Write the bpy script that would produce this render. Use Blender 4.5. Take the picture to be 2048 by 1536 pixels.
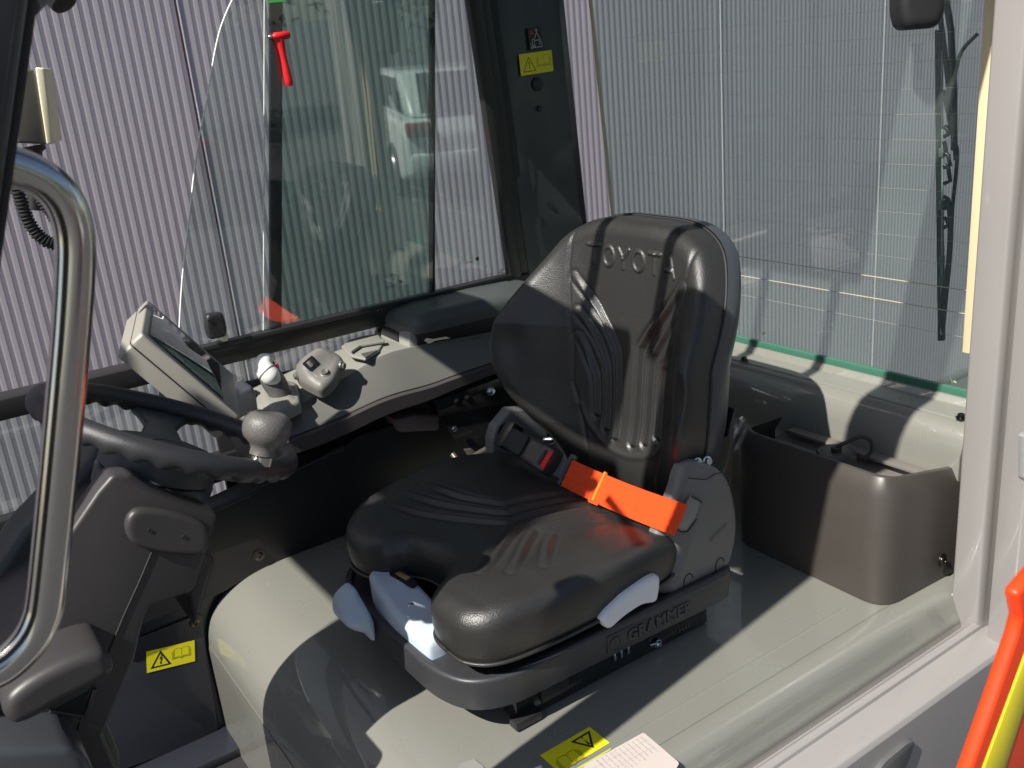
import bpy, bmesh, math, random
import numpy as np
from mathutils import Vector, Matrix
random.seed(7); rng = np.random.default_rng(5)
for o in list(bpy.data.objects): bpy.data.objects.remove(o)
S = bpy.context.scene
COL = S.collection
# ------------------------------------------------------------------ camera
F, PITCH, ROLL, YAW, CH = 1883.94, math.radians(18.946), math.radians(-5.42), math.radians(32.785), 0.9
_cp, _sp = math.cos(PITCH), math.sin(PITCH)
FW = np.array([math.sin(YAW)*_cp, math.cos(YAW)*_cp, -_sp])
_r0 = np.array([math.cos(YAW), -math.sin(YAW), 0.0]); _u0 = np.cross(_r0, FW)
RT = math.cos(ROLL)*_r0 + math.sin(ROLL)*_u0; UP = -math.sin(ROLL)*_r0 + math.cos(ROLL)*_u0
CAM = np.array([0, 0, CH])
cd = bpy.data.cameras.new('camera'); cam = bpy.data.objects.new('camera', cd); COL.objects.link(cam)
cd.sensor_width = 36; cd.lens = F/2048*36; cd.clip_start = .02; cd.clip_end = 2000
cam.matrix_world = Matrix(((RT[0], UP[0], -FW[0], 0), (RT[1], UP[1], -FW[1], 0), (RT[2], UP[2], -FW[2], CH), (0, 0, 0, 1)))
cd.dof.use_dof = True; cd.dof.focus_distance = 1.45; cd.dof.aperture_fstop = 9.0
S.camera = cam
# ------------------------------------------------------------------ light
SUN = Vector((.285, .062, -.322)).normalized()
w = bpy.data.worlds.new("World"); S.world = w; w.use_nodes = True
nt = w.node_tree; bg = nt.nodes['Background']; sky = nt.nodes.new('ShaderNodeTexSky')
sky.sky_type = 'NISHITA'; sky.sun_disc = False
sky.sun_elevation = math.asin(-SUN.z); sky.sun_rotation = math.atan2(-SUN.x, -SUN.y)
nt.links.new(sky.outputs[0], bg.inputs[0]); bg.inputs[1].default_value = .066
sl = bpy.data.lights.new('sun', 'SUN'); sl.energy = 5.0; sl.angle = math.radians(.53); sl.color = (1, .955, .88)
so = bpy.data.objects.new('sun', sl); COL.objects.link(so); so.rotation_euler = SUN.to_track_quat('-Z', 'Y').to_euler(); so.location = (-4, -1, 6)
S.view_settings.view_transform = 'Standard'; S.view_settings.look = 'None'; S.view_settings.exposure = 0.60; S.view_settings.gamma = 1
S.render.engine = 'CYCLES'

# ------------------------------------------------------------------ helpers
def ray(x, y): return FW + RT*(x-1024)/F - UP*(y-768)/F
def B(x, y, X=None, Y=None, Z=None, D=None):
    d = ray(x, y)
    t = D if D is not None else (X/d[0] if X is not None else (Y/d[1] if Y is not None else (Z-CH)/d[2]))
    return CAM + d*t
WL = {}
def put(o, parent):
    COL.objects.link(o)
    return o
def mesh(name, verts, faces, mat, parent=None, smooth=None, loc=True):
    me = bpy.data.meshes.new(name)
    v = np.array(verts, dtype=float)
    c = (v.min(0)+v.max(0))/2 if loc else np.zeros(3)
    me.from_pydata((v-c).tolist(), [], [list(map(int, f)) for f in faces])
    me.validate(); me.update()
    bm = bmesh.new(); bm.from_mesh(me); bmesh.ops.recalc_face_normals(bm, faces=bm.faces); bm.to_mesh(me); bm.free()
    if mat: me.materials.append(mat)
    o = bpy.data.objects.new(name, me); COL.objects.link(o)
    if smooth is not None:
        me.shade_smooth()
        if smooth < 180: me.set_sharp_from_angle(angle=math.radians(smooth))
    place(o, c, parent)
    return o
def place(o, c, parent):
    WL[o.name] = np.array(c, float)
    if parent is not None:
        o.parent = parent; o.location = Vector(np.array(c)-WL[parent.name])
    else: o.location = Vector(c)
def thing(name, label, cat, loc, group=None):
    o = bpy.data.objects.new(name, None); COL.objects.link(o); o.empty_display_size = .05
    o.location = Vector(loc); WL[o.name] = np.array(loc, float)
    o['label'] = label; o['category'] = cat
    if group: o['group'] = group
    return o
def tag(o, label, cat, group=None):
    o['label'] = label; o['category'] = cat
    if group: o['group'] = group
    return o
def V(*a): return np.array(a, float)
def nz(a): a = np.array(a, float); return a/np.linalg.norm(a)
def bmobj(name, bm, mat, parent, smooth=35):
    vs = [tuple(v.co) for v in bm.verts]; bm.verts.index_update()
    fs = [[v.index for v in f.verts] for f in bm.faces]; bm.free()
    return mesh(name, vs, fs, mat, parent, smooth)
def bevel(bm, r, seg=3, ang=25):
    if r <= 0: return
    es = [e for e in bm.edges if len(e.link_faces) == 2 and e.calc_face_angle(0) > math.radians(ang)]
    bmesh.ops.bevel(bm, geom=es, offset=r, segments=seg, profile=.5, affect='EDGES', clamp_overlap=True)
def box(name, c, s, mat, parent=None, r=.002, rot=None, seg=2):
    bm = bmesh.new(); bmesh.ops.create_cube(bm, size=1)
    bmesh.ops.scale(bm, vec=Vector(s), verts=bm.verts)
    bevel(bm, r, seg)
    if rot is not None: bmesh.ops.transform(bm, matrix=rot.to_4x4() if hasattr(rot, 'to_4x4') else rot, verts=bm.verts)
    bmesh.ops.translate(bm, vec=Vector(c), verts=bm.verts)
    return bmobj(name, bm, mat, parent)
def extr(name, pts, dvec, mat, parent=None, r=.002, seg=2, smooth=35):
    """closed polygon of 3D points extruded along dvec, bevelled"""
    bm = bmesh.new(); n = len(pts)
    a = [bm.verts.new(tuple(p)) for p in pts]; b = [bm.verts.new(tuple(np.array(p)+dvec)) for p in pts]
    bm.faces.new(a); bm.faces.new(b[::-1])
    for i in range(n): bm.faces.new([a[i], b[i], b[(i+1) % n], a[(i+1) % n]])
    bmesh.ops.recalc_face_normals(bm, faces=bm.faces)
    bevel(bm, r, seg)
    return bmobj(name, bm, mat, parent, smooth)
def rnd(pts, r, k=5):
    """round the corners of a 2D polygon"""
    out = []; n = len(pts)
    for i in range(n):
        p0, p, p1 = np.array(pts[i-1], float), np.array(pts[i], float), np.array(pts[(i+1) % n], float)
        rr = r[i] if isinstance(r, (list, tuple)) else r
        if rr <= 0: out.append(p); continue
        a = p0-p; b = p1-p; la, lb = np.linalg.norm(a), np.linalg.norm(b); q = min(rr, la*.48, lb*.48)
        A = p+a/la*q; Bb = p+b/lb*q
        for j in range(k+1):
            t = j/k; out.append((1-t)**2*A+2*t*(1-t)*p+t*t*Bb)
    return out
def cat(P, n=8, closed=False):
    P = [np.array(p, float) for p in P]; out = []; m = len(P)
    rngi = range(m) if closed else range(m-1)
    for i in rngi:
        if closed: a, b, c, d = P[i-1], P[i], P[(i+1) % m], P[(i+2) % m]
        else: a = P[max(i-1, 0)]; b = P[i]; c = P[i+1]; d = P[min(i+2, m-1)]
        for j in range(n):
            t = j/n
            out.append(.5*((2*b)+(c-a)*t+(2*a-5*b+4*c-d)*t*t+(-a+3*b-3*c+d)*t**3))
    if not closed: out.append(P[-1])
    return np.array(out)
def tube(name, path, r, mat, parent=None, k=20, caps=True, smooth=60):
    path = np.array(path, float); n = len(path); rr = np.full(n, r) if np.isscalar(r) else np.array(r)
    T = np.gradient(path, axis=0); T /= np.linalg.norm(T, axis=1)[:, None]
    nrm = np.cross(T[0], V(0, 0, 1)); 
    if np.linalg.norm(nrm) < .1: nrm = np.cross(T[0], V(0, 1, 0))
    nrm = nz(nrm); vs = []
    for i in range(n):
        nrm = nz(nrm-T[i]*np.dot(nrm, T[i])); bn = np.cross(T[i], nrm)
        for j in range(k):
            a = 2*math.pi*j/k; vs.append(path[i]+rr[i]*(math.cos(a)*nrm+math.sin(a)*bn))
    fs = [[i*k+j, i*k+(j+1) % k, (i+1)*k+(j+1) % k, (i+1)*k+j] for i in range(n-1) for j in range(k)]
    if caps: fs += [list(range(k))[::-1], [(n-1)*k+j for j in range(k)]]
    return mesh(name, vs, fs, mat, parent, smooth)
def frame(n, up=(0, 0, 1)):
    n = nz(n); u = np.cross(up, n)
    if np.linalg.norm(u) < 1e-3: u = np.cross((0, 1, 0), n)
    u = nz(u); return u, np.cross(n, u), n
def lathe(name, prof, o, n, mat, parent=None, k=40, smooth=40, wave=None):
    """prof: list (radius, height along n)"""
    u, v, n = frame(n); vs = []; fs = []; o = np.array(o, float); m = len(prof)
    for (r, h) in prof:
        for j in range(k):
            a = 2*math.pi*j/k; q = r*(1+(wave(a, h) if wave else 0)); vs.append(o+n*h+q*(math.cos(a)*u+math.sin(a)*v))
    for i in range(m-1):
        for j in range(k): fs.append([i*k+j, i*k+(j+1) % k, (i+1)*k+(j+1) % k, (i+1)*k+j])
    fs += [list(range(k)), [(m-1)*k+j for j in range(k)]]
    return mesh(name, vs, fs, mat, parent, smooth)
def seglines(P, x, y):
    """distance from points (x,y) to a polyline"""
    d = np.full(x.shape, 1e9)
    for a, b in zip(P[:-1], P[1:]):
        ax, ay = a; bx, by = b; dx, dy = bx-ax, by-ay
        t = np.clip(((x-ax)*dx+(y-ay)*dy)/(dx*dx+dy*dy+1e-12), 0, 1)
        d = np.minimum(d, np.hypot(x-ax-t*dx, y-ay-t*dy))
    return d
def pillow(name, outline, o, u, v, n, thick, R, mat, parent=None, hfun=None, tuck=0., warp=None, nr=24, smooth=60, cen=None, na=None, bottom=True, pw=1.6):
    """closed outline in the (u,v) plane; a soft edged body rising along n with rim radius R"""
    O = np.array(outline, float)
    if na: # resample
        C = np.vstack([O, O[:1]]); L = np.r_[0, np.cumsum(np.hypot(*np.diff(C, axis=0).T))]
        s = np.linspace(0, L[-1], na, endpoint=False); O = np.c_[np.interp(s, L, C[:, 0]), np.interp(s, L, C[:, 1])]
    m = len(O); c = np.array(cen) if cen is not None else O.mean(0)
    rs = 1-(1-np.linspace(0, 1, nr))**pw
    X = []; 
    for r in rs[1:]: X.append(c+(O-c)*r)
    X = np.vstack([c[None], np.vstack(X)])
    closed = np.vstack([O, O[:1]])
    d = seglines(closed, X[:, 0], X[:, 1])
    q = np.clip(d/R, 0, 1); h = thick-R+R*np.sqrt(np.clip(1-(1-q)**2, 0, 1))
    if hfun is not None: h = h+hfun(X[:, 0], X[:, 1], d)
    if warp is None: warp = lambda x, y: 0*x
    top = o+X[:, :1]*u+X[:, 1:]*v+(h+warp(X[:, 0], X[:, 1]))[:, None]*n
    vs = [top]; nrg = nr-1
    base = 1+(nrg-1)*m
    edge = O
    side = []
    hs = h[base:]
    for f_, sc in ((.66, 1.0), (.33, 1-tuck*.35), (0., 1-tuck)):
        P2 = c+(edge-c)*sc; side.append(o+P2[:, :1]*u+P2[:, 1:]*v+(hs*f_+warp(P2[:, 0], P2[:, 1]))[:, None]*n)
    vs += side; vs = np.vstack(vs)
    fs = [[0, 1+j, 1+(j+1) % m] for j in range(m)]
    tot = nrg+3
    for i in range(tot-1):
        a = 1+i*m; b = a+m
        for j in range(m): fs.append([a+j, b+j, b+(j+1) % m, a+(j+1) % m])
    if bottom: fs.append([1+(tot-1)*m+j for j in range(m)])
    return mesh(name, vs, fs, mat, parent, smooth)
def hit(o, px, py, off=0.):
    """where the sight line through a pixel of the photo meets an object"""
    d = Vector(ray(px, py)).normalized(); l = Vector(WL[o.name])
    ok, p, n, i = o.ray_cast(Vector(CAM)-l, d)
    return (np.array(p+l)+np.array(n)*off, np.array(n)) if ok else (None, None)
def text(name, s, size, o, u, v, depth, mat, parent=None, ax='CENTER', bold=0., space=1.0, pivot=True):
    cu = bpy.data.curves.new(name, 'FONT'); cu.body = s; cu.size = size; cu.extrude = depth/2; cu.align_x = ax; cu.align_y = 'CENTER'
    cu.offset = bold; cu.space_character = space; cu.resolution_u = 3
    if depth > .0008: cu.bevel_depth = depth*.3; cu.bevel_resolution = 1
    t = bpy.data.objects.new(name, cu); COL.objects.link(t)
    me = bpy.data.meshes.new_from_object(t.evaluated_get(bpy.context.evaluated_depsgraph_get()))
    u = nz(u); v = nz(v); n = np.cross(u, v)
    vs = [np.array(o)+u*p.co.x+v*p.co.y+n*(p.co.z+depth/2) for p in me.vertices]; fs = [list(p.vertices) for p in me.polygons]
    bpy.data.objects.remove(t)
    if not fs: return None
    return mesh(name, vs, fs, mat, parent, 30)

# ------------------------------------------------------------------ materials
MATS = {}
def M(name, col, rough=.5, metal=0., bump=0., scale=200., coat=0., spec=.5, var=0., vscale=6., bdist=.001, kind='noise', coatr=.06, detail=3, rvar=0., aniso=0.):
    if name in MATS: return MATS[name]
    m = bpy.data.materials.new(name); m.use_nodes = True; N = m.node_tree.nodes; L = m.node_tree.links
    p = N['Principled BSDF']; p.inputs['Base Color'].default_value = (*col, 1); p.inputs['Roughness'].default_value = rough
    p.inputs['Metallic'].default_value = metal; p.inputs['Coat Weight'].default_value = coat; p.inputs['Coat Roughness'].default_value = coatr
    p.inputs['Specular IOR Level'].default_value = spec
    tc = N.new('ShaderNodeTexCoord')
    if var > 0:
        n1 = N.new('ShaderNodeTexNoise'); n1.inputs['Scale'].default_value = vscale; n1.inputs['Detail'].default_value = 6
        L.new(tc.outputs['Object'], n1.inputs['Vector'])
        mx = N.new('ShaderNodeMix'); mx.data_type = 'RGBA'
        mx.inputs[6].default_value = (*[c*(1-var) for c in col], 1); mx.inputs[7].default_value = (*[min(1, c*(1+var)) for c in col], 1)
        L.new(n1.outputs['Fac'], mx.inputs[0]); L.new(mx.outputs[2], p.inputs['Base Color'])
    if rvar > 0:
        n2 = N.new('ShaderNodeTexNoise'); n2.inputs['Scale'].default_value = 14; n2.inputs['Detail'].default_value = 8; n2.inputs['Roughness'].default_value = .7
        L.new(tc.outputs['Object'], n2.inputs['Vector'])
        mr = N.new('ShaderNodeMapRange'); mr.inputs['From Min'].default_value = .35; mr.inputs['From Max'].default_value = .7
        mr.inputs['To Min'].default_value = max(.02, rough-rvar); mr.inputs['To Max'].default_value = rough+rvar
        L.new(n2.outputs['Fac'], mr.inputs['Value']); L.new(mr.outputs[0], p.inputs['Roughness'])
    if bump > 0:
        if kind == 'voronoi':
            t = N.new('ShaderNodeTexVoronoi'); t.inputs['Scale'].default_value = scale; t.feature = 'DISTANCE_TO_EDGE'; out = t.outputs['Distance']
        else:
            t = N.new('ShaderNodeTexNoise'); t.inputs['Scale'].default_value = scale; t.inputs['Detail'].default_value = detail; out = t.outputs['Fac']
        L.new(tc.outputs['Object'], t.inputs['Vector'])
        b = N.new('ShaderNodeBump'); b.inputs['Strength'].default_value = bump; b.inputs['Distance'].default_value = bdist
        L.new(out, b.inputs['Height']); L.new(b.outputs[0], p.inputs['Normal'])
    MATS[name] = m; return m
def dust(m, amount=.5, scale=900, thr=.71, col=(.6, .6, .56)):
    """sparse pale dust specks over an existing base colour"""
    N = m.node_tree.nodes; L = m.node_tree.links; p = N['Principled BSDF']
    tc = N.new('ShaderNodeTexCoord'); t = N.new('ShaderNodeTexVoronoi'); t.inputs['Scale'].default_value = scale; L.new(tc.outputs['Object'], t.inputs['Vector'])
    n = N.new('ShaderNodeTexNoise'); n.inputs['Scale'].default_value = scale*.12; L.new(tc.outputs['Object'], n.inputs['Vector'])
    r = N.new('ShaderNodeMapRange'); r.inputs['From Min'].default_value = .16; r.inputs['From Max'].default_value = .1; L.new(t.outputs['Distance'], r.inputs['Value'])
    r2 = N.new('ShaderNodeMapRange'); r2.inputs['From Min'].default_value = thr-.03; r2.inputs['From Max'].default_value = thr+.03; L.new(n.outputs['Fac'], r2.inputs['Value'])
    mu = N.new('ShaderNodeMath'); mu.operation = 'MULTIPLY'; L.new(r.outputs[0], mu.inputs[0]); L.new(r2.outputs[0], mu.inputs[1])
    mu2 = N.new('ShaderNodeMath'); mu2.operation = 'MULTIPLY'; mu2.inputs[1].default_value = amount; L.new(mu.outputs[0], mu2.inputs[0])
    mx = N.new('ShaderNodeMix'); mx.data_type = 'RGBA'; L.new(mu2.outputs[0], mx.inputs[0])
    src = p.inputs['Base Color']
    if src.is_linked: L.new(src.links[0].from_socket, mx.inputs[6])
    else: mx.inputs[6].default_value = src.default_value
    mx.inputs[7].default_value = (*col, 1); L.new(mx.outputs[2], src)
    return m
def glassmat(name, tint, ior=1.5, rough=0., boost=1.0, haze=0.):
    m = bpy.data.materials.new(name); m.use_nodes = True; N = m.node_tree.nodes; L = m.node_tree.links
    N.remove(N['Principled BSDF']); out = N['Material Output']
    tr = N.new('ShaderNodeBsdfTransparent'); tr.inputs[0].default_value = (*tint, 1)
    gl = N.new('ShaderNodeBsdfGlossy'); gl.inputs['Roughness'].default_value = rough; gl.inputs[0].default_value = (boost, boost, boost, 1)
    fr = N.new('ShaderNodeFresnel'); fr.inputs[0].default_value = ior
    ge = N.new('ShaderNodeNewGeometry'); inv = N.new('ShaderNodeMath'); inv.operation = 'SUBTRACT'; inv.inputs[0].default_value = 1; L.new(ge.outputs['Backfacing'], inv.inputs[1])
    mu = N.new('ShaderNodeMath'); mu.operation = 'MULTIPLY'; L.new(inv.outputs[0], mu.inputs[0]); L.new(fr.outputs[0], mu.inputs[1])
    mx = N.new('ShaderNodeMixShader'); L.new(mu.outputs[0], mx.inputs[0]); L.new(tr.outputs[0], mx.inputs[1]); L.new(gl.outputs[0], mx.inputs[2])
    if haze > 0:   # dust film on the pane
        df = N.new('ShaderNodeBsdfDiffuse'); df.inputs[0].default_value = (.62, .72, .68, 1)
        tl = N.new('ShaderNodeBsdfTranslucent'); tl.inputs[0].default_value = (.62, .72, .68, 1)
        a1 = N.new('ShaderNodeMixShader'); L.new(df.outputs[0], a1.inputs[1]); L.new(tl.outputs[0], a1.inputs[2])
        tcn = N.new('ShaderNodeTexCoord'); nz_ = N.new('ShaderNodeTexNoise'); nz_.inputs['Scale'].default_value = 5; nz_.inputs['Detail'].default_value = 6; L.new(tcn.outputs['Object'], nz_.inputs['Vector'])
        mrr = N.new('ShaderNodeMapRange'); mrr.inputs['From Min'].default_value = .3; mrr.inputs['From Max'].default_value = .7; mrr.inputs['To Min'].default_value = haze*.7; mrr.inputs['To Max'].default_value = haze*1.3
        L.new(nz_.outputs['Fac'], mrr.inputs['Value'])
        m2 = N.new('ShaderNodeMixShader'); L.new(mrr.outputs[0], m2.inputs[0]); L.new(mx.outputs[0], m2.inputs[1]); L.new(a1.outputs[0], m2.inputs[2]); mx = m2
    L.new(mx.outputs[0], out.inputs[0]); return m
PAINT = dust(M('grey_gloss_paint', (.198, .198, .174), .32, coat=1.0, coatr=.03, bump=.08, scale=420, bdist=.0004, var=.06, vscale=3, rvar=.06), .35)
PAINTO = M('outer_grey_paint', (.295, .278, .268), .3, coat=.7, coatr=.05, bump=.15, scale=300, bdist=.0004, var=.05, vscale=4)
PBLK = dust(M('black_textured_plastic', (.022, .022, .024), .42, bump=.35, scale=1500, bdist=.0005, rvar=.07), .5)
PBRN = dust(M('charcoal_moulded_plastic', (.045, .042, .043), .42, bump=.3, scale=1600, bdist=.0004, rvar=.05), .4)
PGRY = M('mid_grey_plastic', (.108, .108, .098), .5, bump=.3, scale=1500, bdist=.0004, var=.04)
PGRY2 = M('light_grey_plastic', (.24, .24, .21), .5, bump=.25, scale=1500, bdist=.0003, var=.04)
PDK = M('dark_slate_plastic', (.045, .052, .055), .45, bump=.35, scale=1200, bdist=.0005)
HINGE = M('graphite_plastic', (.15, .145, .135), .42, bump=.3, scale=1400, bdist=.0004, rvar=.08)
LEATH = M('black_vinyl', (.024, .0235, .0225), .40, bump=.5, scale=420, bdist=.0012, detail=4, rvar=.06, spec=.65)
def creases(m):
    N = m.node_tree.nodes; L = m.node_tree.links; p = N['Principled BSDF']
    b0 = p.inputs['Normal'].links[0].from_node
    tc = N.new('ShaderNodeTexCoord'); ns = N.new('ShaderNodeTexNoise'); ns.inputs['Scale'].default_value = 9; ns.inputs['Detail'].default_value = 5
    L.new(tc.outputs['Object'], ns.inputs['Vector'])
    add = N.new('ShaderNodeMixRGB'); add.blend_type = 'ADD'; add.inputs[0].default_value = .35; L.new(tc.outputs['Object'], add.inputs[1]); L.new(ns.outputs['Color'], add.inputs[2])
    t = N.new('ShaderNodeTexVoronoi'); t.feature = 'DISTANCE_TO_EDGE'; t.inputs['Scale'].default_value = 34; L.new(add.outputs[0], t.inputs['Vector'])
    mr = N.new('ShaderNodeMapRange'); mr.inputs['From Max'].default_value = .05; L.new(t.outputs['Distance'], mr.inputs['Value'])
    b = N.new('ShaderNodeBump'); b.inputs['Strength'].default_value = .13; b.inputs['Distance'].default_value = .0008
    L.new(mr.outputs[0], b.inputs['Height']); L.new(b0.outputs[0], b.inputs['Normal']); L.new(b.outputs[0], p.inputs['Normal'])
creases(LEATH); dust(LEATH, .4, 800, .73)
RUB = M('black_rubber', (.018, .018, .019), .6, bump=.2, scale=900, bdist=.0003)
FRM = M('black_frame_coating', (.02, .02, .02), .35, bump=.1, scale=900, bdist=.0002)
MATTE = M('black_matte_sheet', (.016, .0155, .017), .42, bump=.25, scale=1300, bdist=.0003)
GLOSSBLK = M('gloss_black_bracket', (.012, .012, .012), .18, coat=.3)
CHROME = M('polished_steel', (.66, .64, .60), .17, metal=1., bump=.02, scale=60, bdist=.0005, rvar=.04)
ZINC = M('zinc_bolt', (.62, .66, .70), .22, metal=1., bump=.1, scale=800)
BBOLT = M('black_oxide_bolt', (.12, .11, .09), .3, metal=1., bump=.1, scale=900)
BLUEG = M('pale_blue_grey_plastic', (.52, .60, .69), .42, bump=.1, scale=900, bdist=.0002)
LEVER = M('pale_lever_plastic', (.72, .74, .77), .35)
CREAM = M('cream_plastic', (.90, .83, .60), .5, var=.03)
WHITE = M('white_plastic', (.75, .75, .72), .4)
YEL = M('yellow_label', (.80, .74, .015), .38, coat=.2)
INK = M('label_ink', (.012, .011, .008), .45)
INKL = M('label_thin_ink', (.13, .12, .01), .45)
PAPER = M('pale_label_paper', (.50, .44, .41), .5, var=.04, vscale=20)
PRINT = M('faint_print', (.34, .31, .29), .5)
ORANGE = M('orange_webbing', (.80, .062, .003), .6, bump=.6, scale=900, bdist=.0006, var=.15, vscale=90)
ORANGEP = M('orange_paint', (.80, .055, .008), .35, coat=.4)
SUNYEL = M('yellow_highlight', (.95, .80, .03), .4, coat=.3)
RED = M('red_plastic', (.65, .015, .02), .35)
REDB = M('red_button', (.75, .01, .01), .4)
SCREEN = M('dark_screen', (.006, .007, .009), .04, spec=.8, coat=1.0, coatr=.01)
ASPH = M('asphalt', (.055, .055, .058), .9, bump=.6, scale=140, bdist=.01, var=.25, vscale=.8)
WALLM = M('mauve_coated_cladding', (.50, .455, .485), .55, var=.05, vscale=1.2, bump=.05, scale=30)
WALLD = M('shaded_cladding_groove', (.285, .255, .30), .6, var=.05, vscale=1.2)  # same cladding, groove shade put into a darker colour
DARKGAP = M('dark_joint', (.01, .01, .012), .8)
GREENG = M('green_glass_edge', (.05, .16, .11), .15, coat=.5)
TRIMC = M('cream_trim', (.72, .60, .38), .5)
HEAT = M('heater_wire', (.50, .44, .34), .5)
HEATD = M('brown_heater_wire', (.36, .33, .29), .5)
GLASS = glassmat('clear_pane', (.88, .93, .91), 2.1, haze=.02)
GLASSG = glassmat('green_tinted_pane', (.66, .77, .72), 2.5)
GLASSR = glassmat('rear_window_pane', (.90, .97, .94), 1.8, haze=.07)
CARW = M('white_car_paint', (.75, .77, .77), .25, coat=.8)
CARD = M('dark_red_car_paint', (.16, .02, .02), .25, coat=.8)
CARG = M('car_window', (.01, .012, .015), .05, coat=1)
TYRE = M('tyre_rubber', (.02, .02, .02), .8)
LEAF = M('olive_leaves', (.12, .14, .025), .6, var=.5, vscale=3)
BARK = M('bark', (.10, .08, .06), .9, bump=.6, scale=20, bdist=.02)
X_, Y_, Z_ = V(1, 0, 0), V(0, 1, 0), V(0, 0, 1)

# ================================================================== SETTING
g = mesh('ground', [(-150, -150, -1.3), (150, -150, -1.3), (150, 150, -1.3), (-150, 150, -1.3)], [[0, 1, 2, 3]], ASPH); g['kind'] = 'structure'
# ---- corrugated cladding wall
wall = thing('cladding_wall', 'mauve grey ribbed metal cladding wall running behind the cab windows', 'wall', (2, 3.25, -1.3))
def wall_panel():
    vs = []; fs = []; p = .03; n = 40; w_ = 1.2; g_ = .012; d = .0005
    xs = [(0, .02), (.009, .02), (.009, -.0035), (.0122, -.0035), (.0130, 0.)]  # joint and proud lip
    for k in range(1, n):
        x0 = k*p
        a = max(x0+.002, g_); xs += [(a+.0005, 0), (x0+.0155, 0), (x0+.0165, d), (x0+.0292, d)]
    xs += [(w_-.001, 0.), (w_-.001, .02)]
    for (x, y) in xs: vs += [(x, y, 0), (x, y, 6.4)]
    for i in range(len(xs)-1): fs.append([2*i, 2*i+2, 2*i+3, 2*i+1])
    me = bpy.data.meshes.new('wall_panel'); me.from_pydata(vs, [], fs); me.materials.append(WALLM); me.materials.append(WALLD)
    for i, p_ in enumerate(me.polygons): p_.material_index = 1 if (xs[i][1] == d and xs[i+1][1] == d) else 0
    return me
wp = wall_panel()
for k in range(-5, 9):
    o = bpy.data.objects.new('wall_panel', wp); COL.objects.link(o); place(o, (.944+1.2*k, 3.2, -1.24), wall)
box('wall_backing', (3.0, 3.27, 1.9), (17.2, .08, 6.4), DARKGAP, wall, 0)
box('wall_plinth', (3.0, 3.235, -1.27), (17.2, .07, .08), M('concrete_plinth', (.25, .24, .23), .9, bump=.4, scale=40, bdist=.004), wall, .004)
# ---- unseen mast stand-in before the cab, shaped to shade seat and hood
def mast():
    t = thing('mast_shade_blocker', 'dark steel mast stand-in, added unseen in front of the cab to shade the seat', 'mast', (-.5, 1.15, -1.3))
    SM = M('shade_steel', (.06, .06, .06), .45, metal=.3)
    box('shade_rail', (-.5, .985, .35), (.12, .06, 2.9), SM, t, .004)
    box('shade_block', (-.5, 1.02, 1.66), (.12, .31, .30), SM, t, .01)
    box('shade_block', (-.5, .972, 1.445), (.12, .215, .13), SM, t, .01)
    box('shade_rail', (-.5, 1.145, .15), (.12, .06, 2.4), SM, t, .004)
    tube('shade_cylinder', [V(-.5, 1.065, -1.0), V(-.5, 1.065, 1.75)], .055, SM, t, 24)
    box('shade_bar', (-.5, 1.375, 1.275), (.06, .35, .21), SM, t, .006)
mast()
# ---- cars standing behind the photographer (seen reflected in the panes)
def car(loc, rz, mat, label, group='cars parked behind the photographer'):
    t = thing('parked_car', label, 'car', loc, group)
    R = Matrix.Rotation(rz, 3, 'Z')
    def tr(p): return np.array(loc)+np.array(R @ Vector(p))
    def ex(nm, prof, w2, m, r=.05):
        return extr(nm, [tr((x, -w2, z)) for x, z in prof], np.array(R @ Vector((0, 2*w2, 0))), m, t, r, 3)
    lower = [(-2.1, .3), (-2.15, .75), (-1.9, .98), (-1.1, 1.02), (1.9, 1.0), (2.12, .85), (2.15, .35), (1.75, .25), (-1.8, .22)]
    ex('body', lower, .90, mat, .07)
    ex('cabin', [(-1.15, 1.0), (-.45, 1.48), (1.3, 1.53), (1.85, 1.0)], .76, mat, .08)
    ex('side_window', [(-.95, 1.04), (-.4, 1.40), (.6, 1.44), (.6, 1.04)], .775, CARG, .01)
    ex('side_window', [(.7, 1.04), (.7, 1.44), (1.2, 1.44), (1.5, 1.04)], .775, CARG, .01)
    extr('rear_window', [tr((1.86, -.62, 1.05)), tr((1.86, .62, 1.05)), tr((1.42, .56, 1.47)), tr((1.42, -.56, 1.47))], np.array(R @ Vector((.03, 0, .03))), CARG, t, .01)
    for s in (-1, 1):
        box('tail_light', tr((2.08, s*.72, .90)), (.16, .30, .17), M('tail_lamp_red', (.35, .01, .01), .2, coat=1), t, .03, R)
        for x in (-1.35, 1.3):
            wl = lathe('wheel', [(.0, 0), (.2, .0), (.33, .02), (.34, .08), (.34, .2), (.30, .22), (.0, .22)], tr((x, s*.70, .34)), np.array(R @ Vector((0, s, 0))), TYRE, t, 32)
            lathe('wheel_rim', [(0, 0), (.2, 0), (.23, .01), (.22, .03), (0, .02)], tr((x, s*.915, .34)), np.array(R @ Vector((0, s, 0))), M('alloy_rim', (.5, .5, .52), .3, metal=1), wl, 24)
    box('bumper', tr((2.1, 0, .5)), (.16, 1.7, .25), mat, t, .05, R)
    box('licence_plate', tr((2.19, 0, .55)), (.01, .52, .11), WHITE, t, .002, R)
    return t
car((6.9, -8.4, -1.3), math.radians(107), CARW, 'white hatchback parked behind the photographer, mirrored in the side window')
car((3.0, -9.6, -1.3), math.radians(102), CARD, 'dark red hatchback parked left of the white one, mirrored in the side window')
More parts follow.
